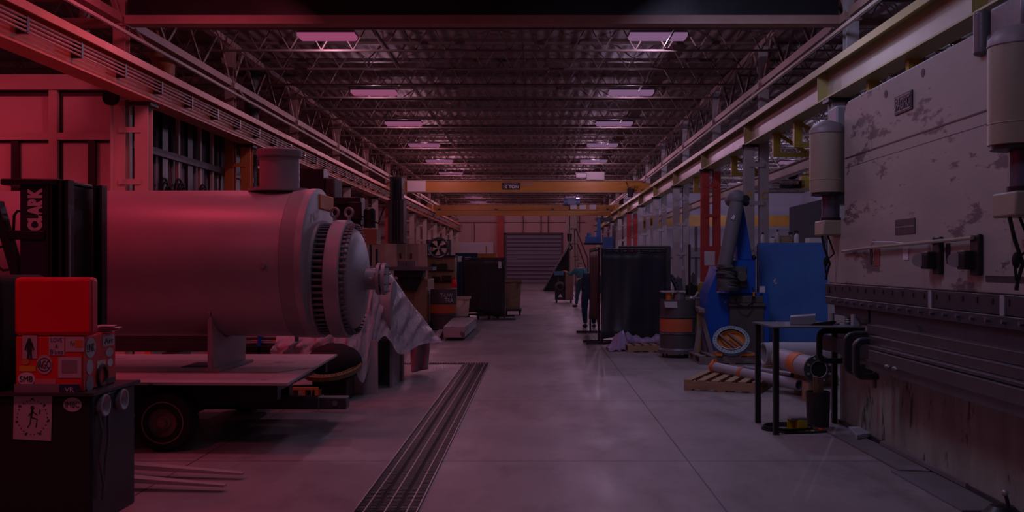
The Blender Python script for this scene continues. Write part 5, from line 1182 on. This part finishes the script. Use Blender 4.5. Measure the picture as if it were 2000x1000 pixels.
# bed with rails
MB().prism([(10.30, 0), (10.30, 1.03), (4.0, 1.03), (4.0, 0)], (XF+.04, 0, 0), (0, 1, 0), (0, 0, 1), (.25, 0, 0)).bld('bed_plate', pressl, t, bevel=.01)
MB().box(3.25, 3.9, 4.0, 10.25, 0, 1.03).box(3.2, 3.9, 9.9, 10.5, 0, 2.0).box(3.2, 3.9, 4.6, 6.6, .9, 2.3).bld('side_frame', pressl, t)
MB().box(XF+.02, XF+.3, 4.0, 10.3, 0, .04).bld('base_flange', darksteel, t)
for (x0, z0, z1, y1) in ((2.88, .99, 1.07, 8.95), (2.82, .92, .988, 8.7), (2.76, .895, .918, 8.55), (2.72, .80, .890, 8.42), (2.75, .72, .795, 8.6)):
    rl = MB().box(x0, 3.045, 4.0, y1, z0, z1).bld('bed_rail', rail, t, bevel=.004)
    MB().box(x0-.002, x0+.007, 4.0, y1-.01, z1-.003, z1+.0015).bld('edge_highlight', M('edge_highlight_steel', (.42, .42, .46), .35, .6, amt=.8, scale=14), rl, 'pale strip painted as edge highlight')  # pale strip put in as the gloss highlight along the rail edge
MB().box(2.98, 3.2, 4.0, 8.0, 1.07, 1.085).prism([(0, 0), (.4, 0), (.3, .05), (.1, .05)], (2.95, 7.9, 1.07), (0, 1, 0), (0, 0, 1), (.1, 0, 0)).bld('die_block', darksteel, t)
for y in (7.95, 7.78): MB().ell((2.715, y, .80), .02, .05, .018, 10, 6).bld('rail_clip', midsteel, t)
# rail end pieces
MB().box(2.93, 3.05, 8.5, 10.0, .72, .98).bld('rail_core', rail, t)
MB().bar((2.76, 10.0, .84), (2.93, 8.6, .84), .06, .14).bld('rail_end_beam', rail, t)
# cylinders
for (yc, lab) in ((10.25, 'far'), (6.13, 'near')):
    xc = 2.90 if yc > 8 else 2.885; xc = 2.905 if yc > 8 else xc
    b = MB().lathe([(0, 3.02), (.08, 3.01), (.14, 2.98), (.168, 2.94), (.178, 2.89), (.178, 2.44), (.182, 2.435), (.178, 2.43), (.178, 2.31), (.15, 2.30), (0, 2.30)], (xc, yc, 0), (0, 0, 1), 56).bld('hydraulic_cylinder', presscyl, t)
    MB().lathe([(.05, 3.028), (.14, 2.993), (.178, 2.94), (.183, 2.90), (.1795, 2.895)], (xc, yc, 0), (0, 0, 1), 56).bld('cylinder_dome', primer2, b, 'dark grey dome of the cylinder')
    MB().lathe([(0, 2.31), (.165, 2.31), (.165, 2.28), (0, 2.27)], (xc, yc, 0), (0, 0, 1), 40).bld('gland', black, b)
    MB().cyl((xc+.03, yc, 2.06), (xc+.03, yc, 2.29), .088, n=32).bld('piston_rod', chrome, b, 'bright piston rod')
    MB().cyl((xc+.03, yc, 2.03), (xc+.03, yc, 2.06), .10, n=32).bld('rod_collar', black, b)
    MB().box(xc-.08, xc+.16, yc-.12, yc+.2, 1.88, 2.03).bld('rod_clevis', presscyl, b, bevel=.015)
    m = MB().tube([(xc-.06, yc, 1.88), (xc-.04, yc-.02, 1.75), (xc+.02, yc, 1.60), (xc-.01, yc, 1.5), (xc-.02, yc, 1.44)], .012, 6).tube([(xc, yc, 1.88), (xc+.05, yc-.05, 1.70), (xc-.03, yc, 1.62), (xc-.02, yc, 1.5)], .009, 6).ell((xc-.02, yc, 1.62), .025, .025, .05)
    m.bld('hose', blackmat, b)
MB().box(3.02, 3.3, 10.35, 10.65, 2.2, 3.2).bld('top_cabinet', pipegrey, t, bevel=.02)
MB().box(2.98, 3.4, 6.3, 6.75, 3.0, 3.28).cyl((3.0, 6.9, 3.0), (3.0, 6.9, 3.3), .06).bld('valve_block', midsteel, t, bevel=.02)
# C-clamps
def cclamp(x, y, w, h, th, dep, lab, mt, scr=True):
    t = thing('c_clamp', lab, 'clamp', (x, y, 1.0-h), 'c-clamps on the press bed')
    r = .25*h
    def arc(cx, cz, rr, a0, a1, n=5): return [(cx+rr*math.cos(R(a0+(a1-a0)*i/n)), cz+rr*math.sin(R(a0+(a1-a0)*i/n))) for i in range(n+1)]
    outer = [(w, 0)] + arc(r, -r, r, 90, 180) + arc(r, -h+r, r, 180, 270) + [(w, -h)]
    ri = r*.45; inner = [(w, -h+th)] + arc(th+ri, -h+th+ri, ri, 270, 180) + arc(th+ri, -th-ri, ri, 180, 90) + [(w, -th)]
    MB().prism(outer+inner, (x, y, 1.0), (1, 0, 0), (0, 0, 1), (0, dep, 0)).bld('clamp_frame', mt, t, bevel=.012)
    if scr: MB().cyl((x+w-.03, y+dep/2, 1.0-h-.07), (x+w-.03, y+dep/2, 1.0-h+th+.06), .017).cyl((x+w-.03, y+dep/2, 1.0-h+th+.06), (x+w-.03, y+dep/2, 1.0-h+th+.08), .03).bld('screw', midsteel, t)
    return t
a = cclamp(fx(1595, 9.75), 9.72, .33, .335, .05, .06, 'black square C-clamp nearest the steel table', black, False); a.location.z -= .015
c = cclamp(fx(1647, 9.1), 9.08, .26, .38, .09, .05, 'middle dark C-clamp with broad rounded back on the press bed', darksteel, False); c.location.z += -.005
c = cclamp(fx(1664, 8.75), 8.70, .22, .36, .055, .07, 'front dark C-clamp with screw on the press bed', darksteel); c.location.z -= .03
# dark object lower right corner
t = thing('foot_pedal', 'round black foot pedal with bright knob at the lower right corner on the floor', 'pedal', (2.9, 6.35, .012))
MB().lathe([(0, 0.012), (.12, 0.012), (.12, .05), (.07, .10), (0, .11)], (2.88, 6.35, 0), (0, 0, 1), 24).cyl((2.90, 6.3, .1), (2.89, 6.32, .17), .012).bld('base', black, t)
MB().ell((2.885, 6.32, .185), .022, .022, .022).bld('knob', silver, t, 'bright knob')
# ================================================================== FORKLIFT (left)
t = thing('forklift', 'dark forklift with tall black mast and forks reaching right over the floor', 'forklift', (-4.6, 7.6, 0)); y = 7.5
fl_navy = M('mast_navy', (.025, .022, .06), .5, amt=.3)
m = MB().box(fx(42, y), fx(94, y), y-.02, y+.06, .3, fz(362, y)).bld('side_cover', fl_navy, t)
text_mesh('CLARK', 'lettering', paper, m, (fx(71, y), y-.022, fz(409, y)), (0, 0, 1), (-1, 0, 0), 29*y/F, 84*y/F, bold=.06)
MB().box(fx(8, y), -3.49, y-.06, y+.54, fz(362, y), fz(350, y)).bld('overhead_bar', black, t, bevel=.01)
for px, w in ((102, 13), (130, 18)):
    MB().ibeam((fx(px, y), y, .12), (fx(px, y), y, fz(352, y)), w*y/F, .10, .02, .02, up=(1, 0, 0)).bld('mast_channel', black, t)
    MB().ibeam((fx(px, y)+.02, y+.53, .12), (fx(px, y)+.02, y+.53, fz(352, y)), w*y/F, .10, .02, .02, up=(1, 0, 0)).bld('mast_channel', black, t)
MB().box(fx(94, y), -3.5, y+.05, y+.5, .5, .62).bld('cross_beam', black, t)
MB().box(-3.545, -3.49, y+.03, y+.54, .12, fz(356, y)).bld('load_backrest', black, t)
MB().cyl((fx(137, y), y-.02, .2), (fx(137, y), y-.02, fz(420, y)), .012).bld('lift_rod', silver, t, 'bright lift rod')
MB().box(fx(15, y), fx(92, y), y-.04, y+.04, fz(468, y), fz(450, y)).bld('tilt_bracket', black, t, bevel=.01)
MB().bar((fx(-6, y), y, fz(395, y)), (fx(42, y), y, fz(560, y)), .06, .09, up=(0, 1, 0)).bld('guard_pillar', black, t)
m = MB().tube([(fx(12, y), y+.1, fz(470, y)), (fx(14, y), y+.1, fz(420, y)), (fx(20, y), y+.1, fz(411, y)), (fx(45, y), y+.1, fz(411, y))], .01, 6).tube([(fx(-5, y), y, fz(484, y)), (fx(12, y), y, fz(479, y))], .01, 6)
m.tube([(fx(28, y), y+.1, fz(465, y)), (fx(34, y), y+.1, fz(490, y)), (fx(40, y), y+.1, fz(505, y)), (fx(38, y), y+.1, fz(520, y))], .01, 6).tube([(fx(-5, y), y, fz(520, y)), (fx(6, y), y, fz(528, y)), (fx(22, y), y, fz(526, y))], .01, 6)
m.bld('hose', blackmat, t)
MB().ell((fx(35, y), y+.12, fz(432, y)), .035, .04, .09).bld('work_light', blackmat, t)
MB().box(-5.6, -4.0, 7.3, 8.4, .25, .95).box(-5.6, -4.6, 7.35, 8.35, .95, 1.25).bld('chassis', black, t, bevel=.05)
for x in (-4.15, -5.3):
    for yy in (7.22, 8.32): MB().cyl((x, yy, .25), (x, yy+.16, .25), .25, n=32).bld('wheel', blackmat, t)
for (y0, y1, tx) in ((7.72, 7.60, 475), (7.30, 7.19, 440)):
    x0 = -3.25; x1 = fx(tx, y1)
    MB().add([(x0,y0-.07,.07),(x1,y1-.03,.035),(x1,y1+.03,.035),(x0,y0+.07,.07),(x0,y0-.07,.115),(x1,y1-.03,.05),(x1,y1+.03,.05),(x0,y0+.07,.115)], [(0,3,2,1),(4,5,6,7),(0,1,5,4),(1,2,6,5),(2,3,7,6),(3,0,4,7)]).box(x0-.04, x0, y0-.05, y0+.05, .07, .7).bld('fork', M('fork_steel', (.50, .46, .47), .5, .2, amt=.5), t, 'worn steel fork')
# ================================================================== FOREGROUND CART
t = thing('equipment_cart', 'black equipment cabinet with two round lamps and stickers in the left foreground', 'cabinet', (-3.0, 6.3, 0))
zc_ = .83
cbx = MB().box(-3.75, -2.60, 5.97, 6.62, .05, zc_).bld('cabinet', black, t, bevel=.02)
MB().box(-3.78, -2.575, 5.94, 6.64, zc_, zc_+.018).bld('top_sheet', darksteel, t)
MB().box(-3.75, -3.14, 5.97, 6.6, zc_+.018, 1.53).bld('upper_cabinet', blackmat, t, bevel=.05)
for y, zz in ((6.10, .757), (6.37, .757)):
    l = MB().lathe([(.0, -.01), (.03, .0), (.052, .02), (.06, .03), (.066, .028), (.066, 0)], (-2.60, y, zz), (1, 0, 0), 28).bld('round_lamp', silver, t, 'round reflector lamp, unlit')
    MB().torus((-2.572, y, zz), (1, 0, 0), .06, .006, 28, 6).bld('lamp_rim', pinkpaper, l)
m = MB().tube([(-2.585, 6.03, .72), (-2.57, 6.05, .6), (-2.575, 6.02, .45), (-2.57, 6.06, .3)], .008, 6).tube([(-2.585, 6.16, .70), (-2.57, 6.13, .55), (-2.57, 6.09, .42), (-2.575, 6.06, .2)], .008, 6)
m.bld('hanging_cable', greymach, t)
yf = 5.968
m = MB().prism([(fx(28, yf), fz(768, yf)), (fx(103, yf), fz(772, yf)), (fx(100, yf), fz(861, yf)), (fx(26, yf), fz(857, yf))], (0, yf-.004, 0), (1, 0, 0), (0, 0, 1), (0, .003, 0)).bld('poster', pinkpaper, t, 'pale square poster with a line-drawn figure in a ring')
pc = (fx(64, yf), fz(815, yf)); q = MB()
for k in range(26): a = 2*math.pi*k/26; q.box(pc[0]+.088*math.cos(a)-.003, pc[0]+.088*math.cos(a)+.003, yf-.006, yf-.004, pc[1]+.098*math.sin(a)-.003, pc[1]+.098*math.sin(a)+.003)
for k in range(7): a = R(90+52*k); q.box(pc[0]+.095*math.cos(a)-.006, pc[0]+.095*math.cos(a)+.006, yf-.006, yf-.004, pc[1]+.107*math.sin(a)-.006, pc[1]+.107*math.sin(a)+.006)
q.ell((pc[0], yf-.005, pc[1]+.055), .012, .002, .014, 12, 8)
for a, b, w in (((0, .045), (-.008, .0), .012), ((-.008, 0), (.028, -.01), .006), ((.028, -.01), (.02, -.06), .005), ((-.008, 0), (-.012, -.035), .006), ((-.012, -.035), (-.03, -.062), .005), ((.0, .035), (.03, .012), .005), ((.0, .035), (-.022, .01), .005), ((.045, .045), (.04, .02), .006)):
    q.bar((pc[0]+a[0], yf-.005, pc[1]+a[1]), (pc[0]+b[0], yf-.005, pc[1]+b[1]), w, .002, up=(0, 1, 0))
q.bld('poster_drawing', ink, m)
def oval(px, py, rx, ry, mt, parent, y, lab=None, txt=None, face='front', tw=None, th=None):
    if face == 'front':
        u = (1, 0, 0); n = (0, .002, 0); o = at(px, py, y); o.y -= .003; k = y/F
    else:
        u = (0, 1, 0); n = (-.002, 0, 0); o = Vector((XB+.003, px, py)); k = 1
    s = MB().prism([(rx*k*math.cos(2*math.pi*i/28), ry*k*math.sin(2*math.pi*i/28)) for i in range(28)], o, u, (0, 0, 1), n).bld('sticker', mt, parent, lab)
    if txt: text_mesh(txt, 'sticker_lettering', ink, s, o + (Vector((0, -.002, 0)) if face == 'front' else Vector((.001, 0, 0))), u, (0, 0, 1), (th or ry*.8)*k, (tw or rx*1.5)*k, .0008)
    return s
oval(142, 790, 18, 14, pinkpaper, t, yf, 'pale oval sticker', 'IMBC')
# toolbox with stickers
XB = -2.665
tb = thing('toolbox', 'red metal toolbox covered in stickers on the black cabinet', 'toolbox', (-2.87, 6.24, zc_+.018)); z0 = zc_+.018
MB().box(-3.06, XB, 6.0, 6.47, z0, 1.175).bld('box', redbox, tb, bevel=.01)
MB().box(-3.065, XB-.02, 5.995, 6.0, z0, z0+.048).bld('grey_strip', primer2, tb, 'grey strip along the bottom')
yb = 5.999
def rects(px0, px1, py0, py1, mt, lab, txts=(), ink_=None, y=yb):
    s = MB().box(fx(px0, y), fx(px1, y), y-.003, y-.001, fz(py1, y), fz(py0, y)).bld('sticker', mt, tb, lab)
    for (tx, py, h, w) in txts: text_mesh(tx, 'sticker_lettering', ink_ or ink, s, ((fx(px0, y)+fx(px1, y))/2, y-.0035, fz(py, y)), (1, 0, 0), (0, 0, 1), h*y/F, w*y/F, .0008)
    return s
s = rects(44, 73, 655, 700, pinkpaper, 'pale sticker with dark standing figure')
q = MB(); 
for a, b, w in (((0, .0), (0, -.06), .03), ((-.005, -.06), (-.008, -.10), .012), ((.008, -.06), (.01, -.10), .012), ((-.015, -.01), (-.025, -.05), .008), ((.015, -.01), (.025, -.05), .008)): q.bar((fx(58, yb)+a[0], yb-.004, fz(667, yb)+a[1]), (fx(58, yb)+b[0], yb-.004, fz(667, yb)+b[1]), w, .002, up=(0, 1, 0))
q.ell((fx(58, yb), yb-.004, fz(664, yb)), .012, .002, .012).bld('sticker_drawing', ink, s)
rects(96, 126, 657, 694, pinkpaper, 'pale sticker with handwritten words', (('LOVE', 664, 8, 22), ('&', 676, 7, 6), ('Blues', 687, 9, 25)), M('blue_ink', (.05, .04, .2), .6))
s = rects(128, 164, 658, 687, pinkpaper, 'pale sticker with orange corner', (('Fond', 671, 9, 16),)); MB().box(fx(147, yb), fx(162, yb), yb-.005, yb-.003, fz(678, yb), fz(664, yb)).bld('orange_patch', orange, s)
s = rects(114, 159, 697, 738, pinkpaper, 'pale framed picture sticker'); MB().box(fx(121, yb), fx(151, yb), yb-.005, yb-.003, fz(728, yb), fz(704, yb)).bld('picture_area', primer2, s)
rects(38, 70, 714, 725, yelpaper, 'yellow strip sticker'); oval(50, 706, 8, 6, woodo, tb, yb)
s = oval(87, 712, 15, 19, pinkpaper, tb, yb, 'round pale sticker with ring', 'AGC'); MB().torus((fx(87, yb), yb-.004, fz(712, yb)), (0, 1, 0), .038, .002, 24, 5).bld('ring_mark', ink, s)
oval(52, 740, 17, 13, paper, tb, yb, 'white oval sticker', 'SMB', th=11)
s = rects(68, 110, 740, 752, M('pink_sticker', (.75, .25, .25), .6), 'pink arched sticker')
s = rects(116, 156, 751, 769, M('navy_sticker', (.04, .04, .12), .6), 'navy sticker with pale letters', (('VR', 761, 9, 18),), paper, 5.994)
# side face stickers (position along y, z)
def side_rect(y0, y1, za, zb, mt, lab, txt=None):
    s = MB().box(XB+.001, XB+.003, y0, y1, za, zb).bld('sticker', mt, tb, lab)
    if txt: text_mesh(txt, 'sticker_lettering', ink, s, (XB+.004, (y0+y1)/2, (za+zb)/2), (0, 1, 0), (0, 0, 1), (zb-za)*.5, (y1-y0)*.75, .0008)
side_rect(6.27, 6.44, 1.09, 1.155, pinkpaper, 'pale rectangular sticker on the side', 'Art')
oval(6.10, 1.10, .07, .06, pinkpaper, tb, 0, 'pale round sticker on the side', 'LINK', 'side')
oval(6.37, 1.05, .055, .028, pinkpaper, tb, 0, 'pale heart-like sticker on the side', None, 'side')
oval(6.09, .985, .045, .045, pinkpaper, tb, 0, 'pale smiling round sticker on the side', None, 'side')
oval(6.38, .985, .038, .024, paper, tb, 0, 'small white oval sticker', None, 'side')
side_rect(6.19, 6.31, .965, 1.01, beige, 'beige strip sticker')
MB().torus((XB+.003, 6.26, .915), (1, 0, 0), .062, .014, 30, 6).bld('dark_ring_sticker', M('dark_red_ring', (.08, .01, .01), .5), tb, 'dark ring sticker')
oval(6.09, .885, .05, .05, primer2, tb, 0, 'dark round sticker on the side', None, 'side')
side_rect(6.28, 6.45, .862, .89, darksteel, 'dark strip sticker')
MB().box(-2.75, -2.70, 6.48, 6.56, zc_+.019, .92).bld('small_tin', midsteel, None, 'small metal tin behind the right corner of the toolbox', 'tin', bevel=.005)
# red upper case
yc_ = 5.99
rc = thing('red_case', 'plain glossy red metal case resting on top of the sticker-covered toolbox', 'case', (-2.9, 6.1, 1.176))
MB().box(fx(26, yc_), fx(178, yc_)-.0, yc_, yc_+.11, 1.177, 1.52).bld('body', redpaint, rc, bevel=.025)
MB().box(fx(166, yc_), fx(176, yc_), yc_-.006, yc_+.02, 1.20, 1.50).bld('edge_trim', redpaint, rc, bevel=.003)
m = MB()
for k, (a, b) in enumerate(((172, 215), (180, 228), (176, 232), (186, 222))):
    m.prism([(fx(a, 6.3), 6.28+.01*k), (fx(b, 6.3), 6.30), (fx(b+3, 6.4), 6.43), (fx(a+5, 6.4), 6.44)], (0, 0, 1.177+.012*k), (1, 0, 0), (.0, 1, -.0), (0, 0, .004))
m.bld('paper_stack', pinkpaper, None, 'crumpled pale papers on the toolbox right of the red case', 'papers')
